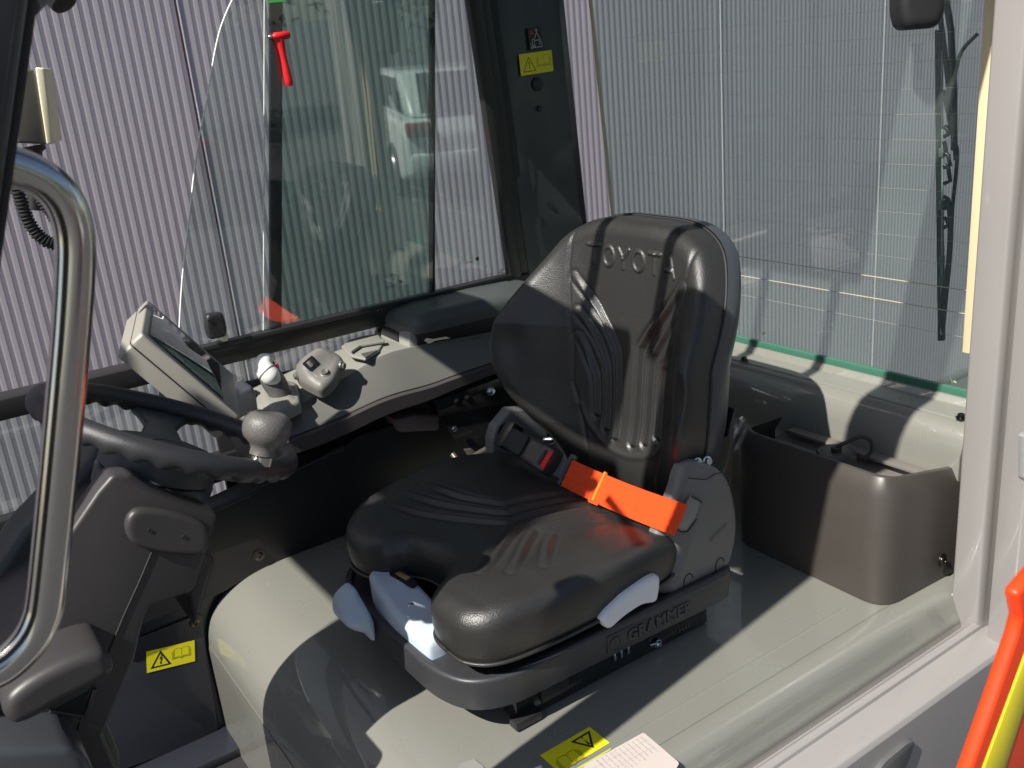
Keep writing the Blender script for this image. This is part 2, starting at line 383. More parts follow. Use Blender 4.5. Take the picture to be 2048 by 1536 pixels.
# ---- trees further back
def tree(loc, s, label):
    t = thing('leafy_tree', label, 'tree', loc, 'trees behind the photographer')
    tube('trunk', cat([V(*loc), V(*loc)+V(.05, .03, 1.5)*s, V(*loc)+V(-.05, .1, 3.2)*s], 5), [(.16-.01*i)*s for i in range(11)], BARK, t, 10)
    cl = rng.normal(0, 1, (26, 3))*V(1.1, 1.1, .9)*s+V(*loc)+V(0, 0, 3.6)*s
    P = cl[rng.integers(0, 26, 3800)]+rng.normal(0, .34*s, (3800, 3)); a = rng.normal(0, 1, (3800, 3)); a /= np.linalg.norm(a, axis=1)[:, None]
    b = np.cross(a, rng.normal(0, 1, (3800, 3))); b /= np.linalg.norm(b, axis=1)[:, None]; q = .09*s
    vs = np.stack([P-a*q, P-b*q*.6, P+a*q, P+b*q*.6], 1).reshape(-1, 3)
    mesh('crown', vs, [[4*i, 4*i+1, 4*i+2, 4*i+3] for i in range(3800)], LEAF, t)
for i, (x, y, s) in enumerate([(9.5, -15, 1.2), (13.5, -17, 1.5), (5.5, -17, 1.4), (1.0, -16, 1.3), (-4, -15, 1.5), (18, -14, 1.5), (23, -12, 1.6)]):
    tree((x, y, -1.3), s, ['olive green leafy tree standing behind the parked white car', 'tall leafy tree right of the white car in the reflection', 'leafy tree between the two parked cars', 'leafy tree behind the dark red car', 'leafy tree far left behind the photographer', 'leafy tree far right behind the photographer', 'largest leafy tree at the right end of the row'][i])

# ================================================================== CAB STRUCTURE
# ---- hood (battery cover) : z = f(X)+g(Y)
def hood():
    px = [(.326, -.42), (.326, -.16), (.328, -.13), (.333, -.10), (.345, -.07), (.365, -.045), (.395, -.024), (.43, -.010), (.48, -.0025), (.54, 0), (.56, 0), (.60, 0), (.8, 0), (1.1, 0), (1.38, 0)]
    py = [(.742, -.064), (.744, -.052), (.750, -.040), (.760, -.016), (.768, -.007), (.778, -.002), (.79, 0), (.80, 0), (.82, 0), (1.0, 0), (1.3, 0), (1.6, 0), (1.69, 0)]
    PX = cat([V(*p) for p in px], 4); PY = cat([V(*p) for p in py], 4); vs = []; fs = []
    for x, zx in PX:
        for y, zy in PY: vs.append((x, y, zx+zy))
    n = len(PY)
    for i in range(len(PX)-1):
        for j in range(n-1): fs.append([i*n+j, i*n+j+1, (i+1)*n+j+1, (i+1)*n+j])
    return vs, fs
hd = thing('battery_hood', 'glossy grey steel hood under the seat, spotted with dust', 'hood', (.9, 1.2, -.05))
mesh('cover', *hood(), PAINT, hd, 60)
# shallow pressed swage line along the hood
p0 = B(1690, 1216, Z=0); p1 = B(1330, 1430, Z=0); 
tube('swage_line', [V(p0[0], p0[1], -.0015), V(p1[0]-.3, p1[1]-(p0[1]-p1[1])*.8, -.0015)], .0028, PAINT, hd, 10)
# ---- floor, inner walls
fl = box('cab_floor', (.1, 1.25, -.36), (1.2, 1.2, .03), M('floor_mat', (.018, .018, .02), .7, bump=.5, scale=200, bdist=.001), None, 0); fl['kind'] = 'structure'
bp_ = thing('battery_access_panel', 'dark steel access panel below the side trim with an electricity warning label', 'panel', (.2, 1.7, -.2))
DKP = M('dark_navy_paint', (.022, .024, .032), .28, coat=.4, coatr=.08, bump=.1, scale=300, bdist=.0003)
box('side_wall', (.35, 1.712, -.19), (.95, .02, .40), DKP, bp_, 0)
q = [B(200, 1305, Y=1.70), B(402, 1224, Y=1.70), B(436, 1470, Y=1.70), B(180, 1560, Y=1.70)]
extr('access_door', rnd(q, [0, .012, .006, 0]), V(0, -.004, 0), DKP, bp_, .0012)
box('floor_ledge', (.25, 1.66, -.335), (.7, .09, .02), DKP, bp_, .004)
def bolt(c, n, r=.006, mat=BBOLT, parent=None, name='bolt', h=.005):
    b = lathe(name, [(r*1.35, 0), (r*1.35, r*.18), (r*1.0, r*.2), (r*.98, h*.7), (r*.75, h), (r*.42, h), (r*.36, h*.45), (0.0001, h*.4)], c, n, mat, parent, 18)
    return b
bolt(B(390, 1246, Y=1.694), -Y_, .0075, BBOLT, bp_)
# ---- side trim panel, black
tp = thing('side_trim_panel', 'black moulded trim panel along the far side beside the seat', 'panel', (.6, 1.69, .08))
P = [(.12, -.03), (.365, -.025), (.45, -.006), (.66, .002), (1.10, .010), (1.10, .20), (.70, .205), (.665, .190), (.60, .178), (.40, .150), (.12, .15)]
extr('panel', [V(x, 1.68, z) for x, z in rnd(P, .01, 3)], V(0, .022, 0), MATTE, tp, .004, 3)
extr('top_lip', [V(.12, 1.662, .150), V(.40, 1.662, .151), V(.60, 1.662, .179), V(.66, 1.664, .192), V(.66, 1.664, .203), V(.60, 1.664, .190), V(.40, 1.664, .162), V(.12, 1.664, .161)], V(0, .055, 0), MATTE, tp, .003)
bolt(B(518, 1111, Y=1.679), -Y_, .0085, BBOLT, tp)
# dark bin and bulkhead under the console
bn = thing('storage_bin', 'deep black bin below the control console', 'bin', (.75, 1.74, .1))
box('back_wall', (.85, 1.80, .17), (.80, .012, .34), MATTE, bn, .003)
box('bin_floor', (.85, 1.75, .03), (.80, .12, .012), MATTE, bn, .002)
box('rear_wall', (1.19, 1.71, .17), (.012, .20, .30), MATTE, bn, .003)
q = [B(690, 1010, Y=1.74), B(880, 945, Y=1.74), B(880, 925, Y=1.74), B(690, 992, Y=1.74)]
extr('inner_rail', q, V(0, .02, 0), MATTE, bn, .002)
q = [B(640, 880, Y=1.76), B(705, 850, Y=1.76), B(850, 800, Y=1.76), B(885, 835, Y=1.76), B(870, 860, Y=1.76), B(700, 900, Y=1.76), B(640, 925, Y=1.76)]
extr('inner_shell', q, V(0, .03, 0), M('brown_black_moulding', (.07, .062, .058), .5, bump=.3, scale=1500, bdist=.0004), bn, .006)
# ---- rear shelf / rear body sheet
rs = thing('rear_shelf', 'grey painted steel shelf under the rear window catching sun stripes', 'shelf', (1.42, 1.2, .1))
prof = [(1.475, .26), (1.470, .286), (1.450, .286), (1.442, .2735), (1.405, .267), (1.404, .262), (1.400, .2655), (1.388, .258), (1.376, .240), (1.368, .215), (1.362, -.02), (1.50, -.02)]
extr('shelf_sheet', [V(x, .79, z) for x, z in prof], V(0, 1.02, 0), PAINT, rs, .0025, 3)
for px, py in ((1488, 716), (1922, 831)):
    c = B(px, py+4, Z=.270); lathe('bolt', [(.009, 0), (.009, .001), (.0062, .0012), (.006, .006), (.0045, .007), (.0035, .007), (.003, .004), (.0001, .004)], c, Z_, BBOLT, rs, 14)

# ---- cab frame: posts, roof, sill
cf = thing('cab_frame', 'grey and black welded steel cab frame with posts, roof and door sill', 'cab frame', (.7, 1.2, -.1))
# rear far post (black, with stickers)
pf = [(1.214, 1.80), (1.216, 1.786), (1.224, 1.781), (1.262, 1.781), (1.275, 1.782), (1.395, 1.785), (1.405, 1.775), (1.415, 1.79), (1.415, 1.86), (1.214, 1.86)]
def lean(p, z): return V(p[0]-.0*z, p[1], z)
POSTM = M('satin_black_post', (.035, .038, .042), .3, coat=.35, coatr=.1, bump=.15, scale=500, bdist=.0003)
def post(name, pf, z0, z1, lx, mat, parent, r=.002):
    bm = bmesh.new(); a = [bm.verts.new((x, y, z0)) for x, y in pf]; b = [bm.verts.new((x+lx*(z1-z0), y, z1)) for x, y in pf]
    bm.faces.new(a); bm.faces.new(b[::-1]); n = len(pf)
    for i in range(n): bm.faces.new([a[i], b[i], b[(i+1) % n], a[(i+1) % n]])
    bmesh.ops.recalc_face_normals(bm, faces=bm.faces); bevel(bm, r, 2, 15); return bmobj(name, bm, mat, parent)
pz = lambda: None
fp = post('far_rear_post', [(x+.012, y) for x, y in pf], .15, 1.30, -.05, POSTM, cf)
for (px, py, r) in ((1076, 168, .0145), (1080, 217, .0065)):
    c = B(px, py, Y=1.779); lathe('hole_plug', [(r, -.003), (r, .0015), (r*.85, .003), (r*.3, .0034), (.0001, .0034)], c, -Y_, M('black_plug', (.02, .02, .022), .5), fp, 28)
c = B(1100, 409, Y=1.782); lathe('screw_head', [(.006, -.002), (.006, .002), (.004, .003), (.0001, .002)], c, -Y_, BBOLT, fp, 16)
# near rear post: folded profile with seal groove
pn = [(1.34, .768), (1.325, .762), (1.323, .716), (1.333, .711), (1.352, .709), (1.352, .699), (1.333, .697), (1.318, .694), (1.315, .655), (1.322, .640), (1.345, .628), (1.415, .620), (1.415, .70), (1.415, .78)]
post('near_rear_post', pn, -.12, 1.30, .0, PAINTO, cf, .0035)
# weld bead where post meets sill
wp_ = cat([B(1903, 1186, Y=.765), B(1915, 1215, Y=.755), B(1926, 1250, Y=.745), B(1931, 1290, Y=.735)], 10)
tube('weld_bead', wp_, [.0045+.0012*math.sin(i*1.3) for i in range(len(wp_))], PAINTO, cf, 10)
# front near post
def slant(name, A, Bb, wx, wy, mat, parent, r=.008):
    A = np.array(A); Bb = np.array(Bb); pts = [A, A+V(-wx, 0, 0), A+V(-wx, -wy, 0), A+V(0, -wy, 0)]
    return extr(name, pts, Bb-A, mat, parent, r, 3)
sp_ = slant('near_front_post', (.02, .775, .70), (.235, .775, 1.27), .085, .055, POSTM, cf)
slant('near_front_post', (-.36, .775, -.3), (.02, .775, .70), .085, .055, POSTM, cf)
sl1 = tube('post_seal', [V(.026, .770, .70), V(.241, .770, 1.27)], .006, RUB, cf, 10)
# front far post
slant('far_front_post', (-.22, 1.85, -.3), (.0, 1.85, 1.27), .085, .055, POSTM, cf)
# roof frame with bars
RF = M('grey_roof_steel', (.12, .12, .12), .4, coat=.3)
box('roof_side_rail', (.70, .752, 1.265), (1.40, .105, .04), RF, cf, .01)
box('shade_plate', (.17, .855, 1.265), (.34, .10, .035), RF, cf, .006)  # unseen plate added to shade the storage tray
box('roof_side_rail', (.70, 1.80, 1.265), (1.40, .12, .04), RF, cf, .01)
box('roof_front_beam', (.16, 1.37, 1.268), (.20, .74, .045), RF, cf, .01)
box('roof_rear_panel', (1.12, 1.32, 1.268), (.74, .84, .045), RF, cf, .01)
for y in (.95, 1.12, 1.29, 1.46, 1.63): box('roof_bar', (.52, y, 1.265), (.55, .020, .025), RF, cf, .004)
# door sill
ps = [(.742, -.055), (.741, -.066), (.729, -.068), (.727, -.050), (.720, -.046), (.712, -.050), (.711, -.056), (.672, -.058), (.664, -.061), (.660, -.068), (.656, -.5), (.742, -.5)]
extr('door_sill', [V(-.1, y, z) for y, z in ps], V(1.86, 0, 0), PAINTO, cf, .0022, 3)
# dark plate on the outer skin, grab recess shade put into its colour
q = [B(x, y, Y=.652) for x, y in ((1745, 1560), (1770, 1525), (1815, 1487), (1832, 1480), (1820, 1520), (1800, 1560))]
extr('recess_shade_plate', rnd(q, .01, 4), V(0, .02, 0), M('recess_shadow_paint', (.10, .10, .10), .4, coat=.4), cf, .003)
# far side lower beam
box('far_sill_beam', (.5, 1.80, .183), (1.9, .035, .055), MATTE, cf, .004)

# ---- side window (sliding panes in a black frame)
sw = thing('sliding_side_window', 'black framed sliding side window with overlapping green tinted panes', 'window', (.8, 1.8, .4))
zb = .405
fr = [(-.35, .39), (1.225, .39), (1.225, .428), (-.35, .428)]
extr('bottom_rail', [V(x, 1.778, z) for x, z in fr], V(0, .05, 0), FRM, sw, .003)
extr('inner_track', [V(x, 1.772, z) for x, z in [(.42, .428), (1.17, .428), (1.17, .438), (.42, .438)]], V(0, .012, 0), FRM, sw, .002)
q2 = rnd([(1.135, .43), (1.168, .43), (1.05, 1.29), (1.015, 1.29)], [.0, .02, 0, 0])
def vbar(name, xa, xb, w_, y, th, mat, r=.002, z0=.428, z1=1.27):
    return extr(name, [V(xa, y, z0), V(xa+w_, y, z0), V(xb+w_, y, z1), V(xb, y, z1)], V(0, th, 0), mat, sw, r)
vbar('rear_stile', 1.165, 1.09, .030, 1.772, .02, FRM)
vbar('rear_stile', 1.195, 1.118, .028, 1.783, .02, FRM)
vbar('rear_stile', 1.219, 1.146, .026, 1.790, .03, RUB, z0=.40)
vbar('centre_seal', .966, 1.062, .010, 1.792, .014, FRM)
vbar('sash_edge', .594, .735, .024, 1.792, .012, FRM)
# panes
def pane(name, pts, y, mat, th=.004):
    return extr(name, [V(x, y, z) for x, z in pts], V(0, th, 0), mat, sw, 0)
cur = [B(357, 690, Y=1.786), B(363, 560, Y=1.786), B(375, 440, Y=1.786), B(390, 300, Y=1.786), B(408, 200, Y=1.786), B(424, 100, Y=1.786), B(440, 40, Y=1.786), B(470, -20, Y=1.786), B(520, -70, Y=1.786)]
cu2 = cat([V(p[0], p[2]) for p in cur], 6)
fp1 = [tuple(p) for p in cu2]+[(1.07, 1.26), (.966, .436)]
pane('front_pane', [(.44, .436)]+fp1[1:], 1.786, GLASS)
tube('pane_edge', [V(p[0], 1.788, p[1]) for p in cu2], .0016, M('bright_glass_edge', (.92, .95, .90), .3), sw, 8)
pane('middle_pane', [(.612, .436), (.972, .436), (1.072, 1.26), (.755, 1.26)], 1.798, GLASSG)
pane('rear_pane', [(.972, .436), (1.17, .436), (1.10, 1.26), (1.07, 1.26)], 1.7985, GLASS)
pane('lower_pane', [(-.34, .20), (1.2, .20), (1.2, .389), (-.34, .389)], 1.80, GLASS)
e0 = B(527, 645, Y=1.784); e1 = B(505, 0, Y=1.784)
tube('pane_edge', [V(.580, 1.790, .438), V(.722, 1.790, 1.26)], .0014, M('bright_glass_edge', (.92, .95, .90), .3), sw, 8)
text('glass_marking', 'SICURIT', .006, B(780, 573, Y=1.79), X_, Z_, .0003, INK, sw)
text('glass_marking', 'SICURIT', .006, B(938, 524, Y=1.79), X_, Z_, .0003, INK, sw)
for c_ in (B(800, 563, Y=1.79), B(953, 517, Y=1.79)): lathe('glass_marking', [(.0045, 0), (.0045, .0003)], c_, -Y_, INK, sw, 14)
text('rail_lettering', 'SMT', .008, B(759, 617, Y=1.777), X_, Z_, .0004, WHITE, sw)
box('latch', B(1003, 541, Y=1.765), (.012, .008, .009), ZINC, sw, .002)
sw.rotation_euler = (.036, 0, 0)   # the whole side leans inwards a little
# ---- camera / vent pod on the rail
cp = thing('rail_camera', 'small black camera housing clipped on the window rail', 'camera', B(425, 680, Y=1.77))
o0 = B(427, 650, Y=1.775)
pillow('housing', rnd([(-.016, -.024), (.018, -.024), (.020, 0), (.018, .024), (-.014, .026), (-.019, 0)], .009), o0, X_, Z_, -Y_, .018, .006, PBLK, cp, nr=8)
for dx, dz in ((-.011, .014), (.012, .015), (.013, -.015), (-.009, -.018)): lathe('screw', [(.0035, 0), (.0035, .002), (.0015, .002), (.0001, .001)], o0+V(dx, -.018, dz), -Y_, PBLK, cp, 12)
box('clip', o0+V(.014, -.004, -.029), (.010, .01, .010), CREAM, cp, .001)
# ---- emergency hammer
hm = thing('emergency_hammer', 'red emergency window hammer hanging on the green tinted pane', 'hammer', B(570, 120, Y=1.77))
a = B(559, 74, Y=1.757); b = B(579, 172, Y=1.759)
tube('handle', cat([a, a*.5+b*.5, b], 6), [.0085, .0082, .0078, .007, .0065, .006, .0062, .0066, .007, .0074, .0076, .0078, .006], RED, hm, 14)
tube('head', [B(541, 72, Y=1.755), B(546, 73, Y=1.755), B(549, 73, Y=1.755), B(577, 70, Y=1.755), B(579, 70, Y=1.755)], [.002, .004, .007, .007, .005], RED, hm, 14)
lathe('steel_tip', [(.0035, 0), (.003, .003), (.0001, .006)], B(543, 72.5, Y=1.755), -X_, ZINC, hm, 12)
gs = mesh('green_window_sticker', [B(538, -12, Y=1.756), B(572, -12, Y=1.756), B(571, 3, Y=1.756), B(538, 6, Y=1.756), B(538, -12, Y=1.7565), B(572, -12, Y=1.7565), B(571, 3, Y=1.7565), B(538, 6, Y=1.7565)],
          [[0, 1, 2, 3], [7, 6, 5, 4], [0, 4, 5, 1], [1, 5, 6, 2], [2, 6, 7, 3], [3, 7, 4, 0]], M('green_sticker', (.12, .55, .15), .4))
tag(gs, 'bright green square sticker at the top of the side window', 'sticker')

# ---- rear window
rw = thing('rear_window', 'tinted rear window pane with thin heater wires and a green lower edge', 'window', (1.46, 1.2, .28))
XG = 1.457; zg = lambda: .268
extr('glass', [V(XG, .77, .292), V(XG, 1.74, .290), V(XG, 1.79, 1.24), V(XG, .80, 1.24)], V(.006, 0, 0), GLASSR, rw, 0)
extr('glass_edge', [V(XG-.004, .77, .284), V(XG-.004, 1.75, .284), V(XG-.004, 1.75, .299), V(XG-.004, .77, .299)], V(.010, 0, 0), GREENG, rw, .001)
hz = [(7, -.135), (65, -.105), (120, -.075), (176, -.045), (228, -.02), (281, .0), (332, .012), (383, .03), (433, .05), (481, .072), (527, .10), (574, .13), (620, .165), (667, .19)]
for i, (py, s) in enumerate(hz):
    e = B(1886, py, X=XG-.001); z = e[2]
    seg = [(.835, 1.70)] if i < 11 else ([(.835, .86), (1.01, 1.085), (1.10, 1.20), (1.21, 1.42)] if i < 13 else [(.835, 1.0)])
    if i in (11, 12): seg = [(.835, .99), (1.0, 1.115), (1.125, 1.25), (1.26, 1.5)]
    tube('heater_wire', [V(XG-.001, .835, z), V(XG-.001, 1.71, z)], .00016 if i < 11 else (.0008 if i < 13 else .0003), HEAT if i in (11, 12) else HEATD, rw, 5)
za = B(1917, 627, X=XG-.001)[2]; zb_ = B(1917, 673, X=XG-.001)[2]
tube('heater_wire', [V(XG-.001, .835, za), V(XG-.001, .835, zb_)], .0006, HEAT, rw, 5)
# cream seals at both ends of the glass
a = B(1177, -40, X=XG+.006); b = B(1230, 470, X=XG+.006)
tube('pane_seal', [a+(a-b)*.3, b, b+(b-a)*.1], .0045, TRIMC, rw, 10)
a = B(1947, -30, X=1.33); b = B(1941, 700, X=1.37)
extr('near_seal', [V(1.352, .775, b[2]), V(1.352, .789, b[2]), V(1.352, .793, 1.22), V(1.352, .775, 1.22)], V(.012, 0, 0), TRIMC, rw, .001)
a = B(1113, -20, X=1.44); b = B(1172, 470, X=1.43)
tube('glass_gasket', [a+(a-b)*.3, b, b+(b-a)*.5], .006, RUB, rw, 10)
# dry leaves caught at the glass foot
LF = M('dry_leaf', (.55, .50, .25), .7)
for i, (px, py) in enumerate(((1527, 667), (1906, 762))):
    c = B(px, py, X=1.475); vs = []
    for k in range(9):
        an = k/9*2*math.pi; rr_ = .009*(1 if k % 2 else .35); vs.append(c+V(.003*math.sin(3*an), rr_*math.cos(an), rr_*.6*math.sin(an)))
    vs += [p+V(.0006, 0, 0) for p in vs]
    lf = mesh('dry_leaf', vs, [list(range(9)), list(range(17, 8, -1))]+[[k, (k+1) % 9, 9+(k+1) % 9, 9+k] for k in range(9)], LF)
    tag(lf, ['small dry leaf stuck outside the rear glass near the seat', 'small dry leaf stuck outside the rear glass by the near post'][i], 'leaf')
# ---- wiper outside the rear glass
wi = thing('rear_wiper', 'black skeletal wiper blade and arms parked upright behind the rear glass', 'wiper', B(1885, 680, X=1.49))
XW = 1.50
def wpx(px, py, x=XW): return B(px, py, X=x)
tube('arm', [wpx(1872, -30), wpx(1893, 130), wpx(1905, 240), wpx(1913, 320)], .0045, RUB, wi, 8)
tube('arm', [wpx(1888, -30), wpx(1902, 60), wpx(1908, 180), wpx(1908, 300)], .0055, FRM, wi, 8)
tube('hose', cat([wpx(1955, 68, 1.485), wpx(1925, 100, 1.485), wpx(1912, 140, 1.485), wpx(1908, 180, 1.485)], 6), .0032, RUB, wi, 8)
extr('rubber_strip', [wpx(1869, 60), wpx(1881, 60), wpx(1882, 350), wpx(1886, 682), wpx(1875, 682), wpx(1871, 350)], V(.008, 0, 0), FRM, wi, .001)
tube('spine', [wpx(1884, 100), wpx(1885, 350), wpx(1882, 670)], .0018, M('grey_wiper_spine', (.25, .28, .28), .4), wi, 8)
for y0, y1 in ((190, 250), (258, 268), (288, 305), (310, 330), (335, 362), (398, 412), (440, 450)):
    tube('bridge', [wpx(1888, y0-5), wpx(1893+4*math.sin(y0), y0), wpx(1896+5*math.sin(y0), y1), wpx(1888, y1+5)], .0036, FRM, wi, 8)
tube('bow', cat([wpx(1886, 180), wpx(1903, 260), wpx(1914, 300), wpx(1912, 345), wpx(1905, 420), wpx(1900, 520), wpx(1886, 660)], 6), .0032, FRM, wi, 8)
tube('bow', cat([wpx(1890, 400), wpx(1900, 430), wpx(1897, 520), wpx(1885, 600), wpx(1882, 655)], 6), .0042, FRM, wi, 8)
for py in (190, 305, 410, 520, 560): box('claw', wpx(1884, py), (.008, .009, .016), M('grey_claw', (.12, .13, .13), .4), wi, .002)
# ---- interior mirror
mi = thing('interior_mirror', 'rounded black mirror housing hanging in front of the rear glass', 'mirror', B(1820, 0, Y=.95))
o0 = B(1822, 0, Y=.93); u1 = nz(RT); v1 = Z_; n1 = np.cross(u1, v1); n1 = -n1 if np.dot(n1, FW) > 0 else n1
pillow('housing', rnd([(-.045, .10), (-.034, .02), (-.032, -.022), (-.024, -.045), (.028, -.041), (.038, -.02), (.040, .10)], .014), o0, u1, v1, n1, .045, .014, PBLK, mi, nr=12, na=80)
box('mount', o0+V(0, .02, .16), (.03, .03, .14), PBLK, mi, .005)

# ---- storage tray with reservoir cap
tr_ = thing('storage_tray', 'black plastic storage tray standing on the hood below the rear shelf', 'tray', (1.28, .96, 0))
TM = dust(M('brown_black_plastic', (.054, .047, .042), .40, bump=.35, scale=1500, bdist=.0004, rvar=.06), .5)
out = rnd([(1.352, 1.165), (1.19, 1.125), (1.188, .797), (1.385, .788)], [0, .055, .045, 0], 10)
def wallstrip(name, path, zs, th, mat, parent):
    """path 2D open, zs list of (z, outward offset)"""
    P = np.array(path); T = np.gradient(P, axis=0); T /= np.linalg.norm(T, axis=1)[:, None]; Nn = np.c_[-T[:, 1], T[:, 0]]
    vs = []; m = len(P); ring = [(z, o) for z, o in zs]+[(z, o-th) for z, o in zs[::-1]]
    for z, o in ring:
        zz = z(P) if callable(z) else np.full(m, z)
        vs += [V(*(P[i]+Nn[i]*o), zz[i]) for i in range(m)]
    k = len(ring); fs = [[a*m+i, a*m+i+1, ((a+1) % k)*m+i+1, ((a+1) % k)*m+i] for a in range(k) for i in range(m-1)]
    fs += [[a*m for a in range(k)], [a*m+m-1 for a in range(k)]]
    return mesh(name, vs, fs, mat, parent, 50)
outl = cat(out, 1) if False else out
ztop = lambda P: .226-np.clip((P[:, 0]-1.20)/.19, 0, 1)*.035
zmid = lambda P: ztop(P)-.030
zbot = lambda P: .0015+0*P[:, 0]
side = -1 if True else 1
wallstrip('tray_wall', [p for p in out][::-1], [(zbot, .0), (zmid, .003), (lambda P: ztop(P)-.002, -.0125), (ztop, -.0145)], .005, TM, tr_)
extr('tray_floor', [V(x, y, .158) for x, y in [(1.36, 1.15), (1.215, 1.10), (1.215, .82), (1.36, .81)]], V(0, 0, .006), M('sparkly_grey_floor', (.16, .145, .135), .55, bump=.4, scale=900, bdist=.0006), tr_, 0)
extr('tray_back_lip', [V(1.358, 1.12, .178), V(1.358, .80, .178), V(1.335, .80, .178), V(1.335, 1.12, .178)], V(0, 0, .006), M('sparkly_grey_floor', (.16, .145, .135), .55), tr_, .001)
bolt(B(1884, 1120, Y=.784), -Y_, .0085, BBOLT, tr_)
rc = thing('reservoir_cap', 'black ribbed reservoir cap with a looped strap inside the tray', 'cap', (1.28, .98, .11))
co = B(1672, 925, Z=.185); co[2] = .172
lathe('cap', [(.034, -.035), (.034, .030), (.031, .035), (.026, .036), (.001, .036)], co, Z_, PBLK, rc, 72, 30, wave=lambda a, h: (.06 if (math.cos(12*a) > .6) else 0) if h < .03 else 0)
lathe('cap_boss', [(.009, .0), (.009, .006), (.006, .007), (.0001, .005)], co+V(0, 0, .036), Z_, RUB, rc, 20)
cr = co+V(0, 0, .043)
st = cat([cr, cr+V(.018, -.012, .008), cr+V(.036, -.022, .014), cr+V(.048, -.034, .006), cr+V(.046, -.038, -.012), cr+V(.035, -.030, -.026)], 6)
tube('strap', st, .0035, RUB, rc, 10)
lathe('filler_neck', [(.045, -.10), (.045, -.03), (.030, -.025)], co, Z_, PBLK, rc, 40)
lathe('drain_bead', [(.0001, 0), (.005, .003), (.005, .008), (.0001, .011)], co+V(.02, -.045, -.02), Z_, WHITE, rc, 16)
# plastic bag tucked behind the seat
bg_ = []; n = 14
for i in range(n):
    for j in range(n):
        s, t_ = i/(n-1), j/(n-1)
        p = B(1460+24*s+6*math.sin(t_*5), 842+66*t_-10*s*s, X=1.10+.010*math.sin(7*s+5*t_)+.006*random.random()); bg_.append(p)
for p in list(bg_): bg_.append(p+V(.004, 0, 0))
bf = [[i*n+j, i*n+j+1, (i+1)*n+j+1, (i+1)*n+j] for i in range(n-1) for j in range(n-1)]
bf += [[n*n+v for v in f[::-1]] for f in bf]
bag = mesh('plastic_bag', bg_, bf, glassmat('crumpled_clear_film', (.82, .86, .92), 1.9, .12), None, 180)
tag(bag, 'crumpled clear plastic bag tucked behind the seat back', 'bag')

# ================================================================== DRIVER SEAT
seat = thing('driver_seat', 'black vinyl driver seat with ribbed backrest on a plastic suspension base', 'seat', (.75, 1.17, 0))
def ridge(P, w, hgt, x, y, fade=None):
    """raised bead with a shallow channel at each side"""
    d = seglines(P, x, y); q = d/w
    h = hgt*np.exp(-(q**2)*2.2)-hgt*.75*np.exp(-((q-1.55)**2)*3.0)
    L = np.hypot(x-P[0][0], y-P[0][1]); f = np.clip(L/.06, 0, 1)
    h *= .15+.85*f
    if fade: f2 = np.clip(np.hypot(x-P[-1][0], y-P[-1][1])/fade, 0, 1); h *= f2
    return h
# cushion : local u = X, v = Y, n = Z
co_ = [(.500, 1.010), (.506, .965), (.545, .932), (.64, .922), (.76, .925), (.85, .935), (.895, .965), (.915, 1.04), (.925, 1.17), (.915, 1.32), (.890, 1.40), (.84, 1.435), (.74, 1.445), (.64, 1.425), (.55, 1.385), (.507, 1.335), (.503, 1.285), (.525, 1.243), (.560, 1.222), (.578, 1.185), (.578, 1.135), (.556, 1.098), (.520, 1.072), (.503, 1.045)]
CO = cat([V(*p) for p in co_], 14, True)
cz = .128
def cl(pts): return cat([V(*p) for p in pts], 8)
CR = [cl([(.585, 1.335), (.700, 1.235), (.74, 1.222), (.885, 1.225)]), cl([(.625, 1.355), (.726, 1.262), (.765, 1.25), (.88, 1.252)]), cl([(.675, 1.37), (.745, 1.29), (.79, 1.277), (.87, 1.28)])]
CR = [cl([(.675, 1.355), (.738, 1.235), (.77, 1.22), (.886, 1.205)]), cl([(.628, 1.355), (.722, 1.205), (.755, 1.19), (.88, 1.176)]), cl([(.588, 1.34), (.698, 1.178), (.735, 1.163), (.877, 1.150)])]
CRn = [cl([(.592, 1.045), (.695, 1.122), (.73, 1.132), (.885, 1.122)]), cl([(.622, 1.012), (.710, 1.092), (.745, 1.102), (.86, 1.092)]), cl([(.664, .990), (.724, 1.058), (.76, 1.068), (.85, 1.062)])]
def cush(x, y, d):
    s = np.abs(y-1.172)
    h = .0*x
    bol = np.clip((s-.10)/.09, 0, 1); bol = bol*bol*(3-2*bol)
    h += .011*bol*np.clip((x-.50)/.14, .3, 1)
    h += .006*np.exp(-((x-.56)/.05)**2)
    h -= .022*np.clip((x-.74)/.16, 0, 1)**1.5
    h -= .004*np.exp(-((y-1.172)/.1)**2)
    # drop at the front nose between the two thigh supports
    nose = np.exp(-((y-1.165)/.085)**2)*np.clip((.66-x)/.09, 0, 1); h -= .009*nose
    for P in CR+CRn: h += ridge(P, .0065, .0042, x, y, .05)
    # boundary seam between centre panel and bolster
    return h
cu = pillow('cushion', CO, V(0, 0, cz), X_, Y_, Z_, .076, .028, LEATH, seat, cush, tuck=.03, nr=150, cen=(.715, 1.172), na=560, pw=1.25)
# seam piping round the cushion foot
SE = cat([V(*p) for p in co_], 6, True); c0 = V(.715, 1.172)
tube('piping', [V(*(c0+(p-c0)*.99), cz+.006) for p in np.vstack([SE, SE[:2]])], .0028, LEATH, cu, 8)
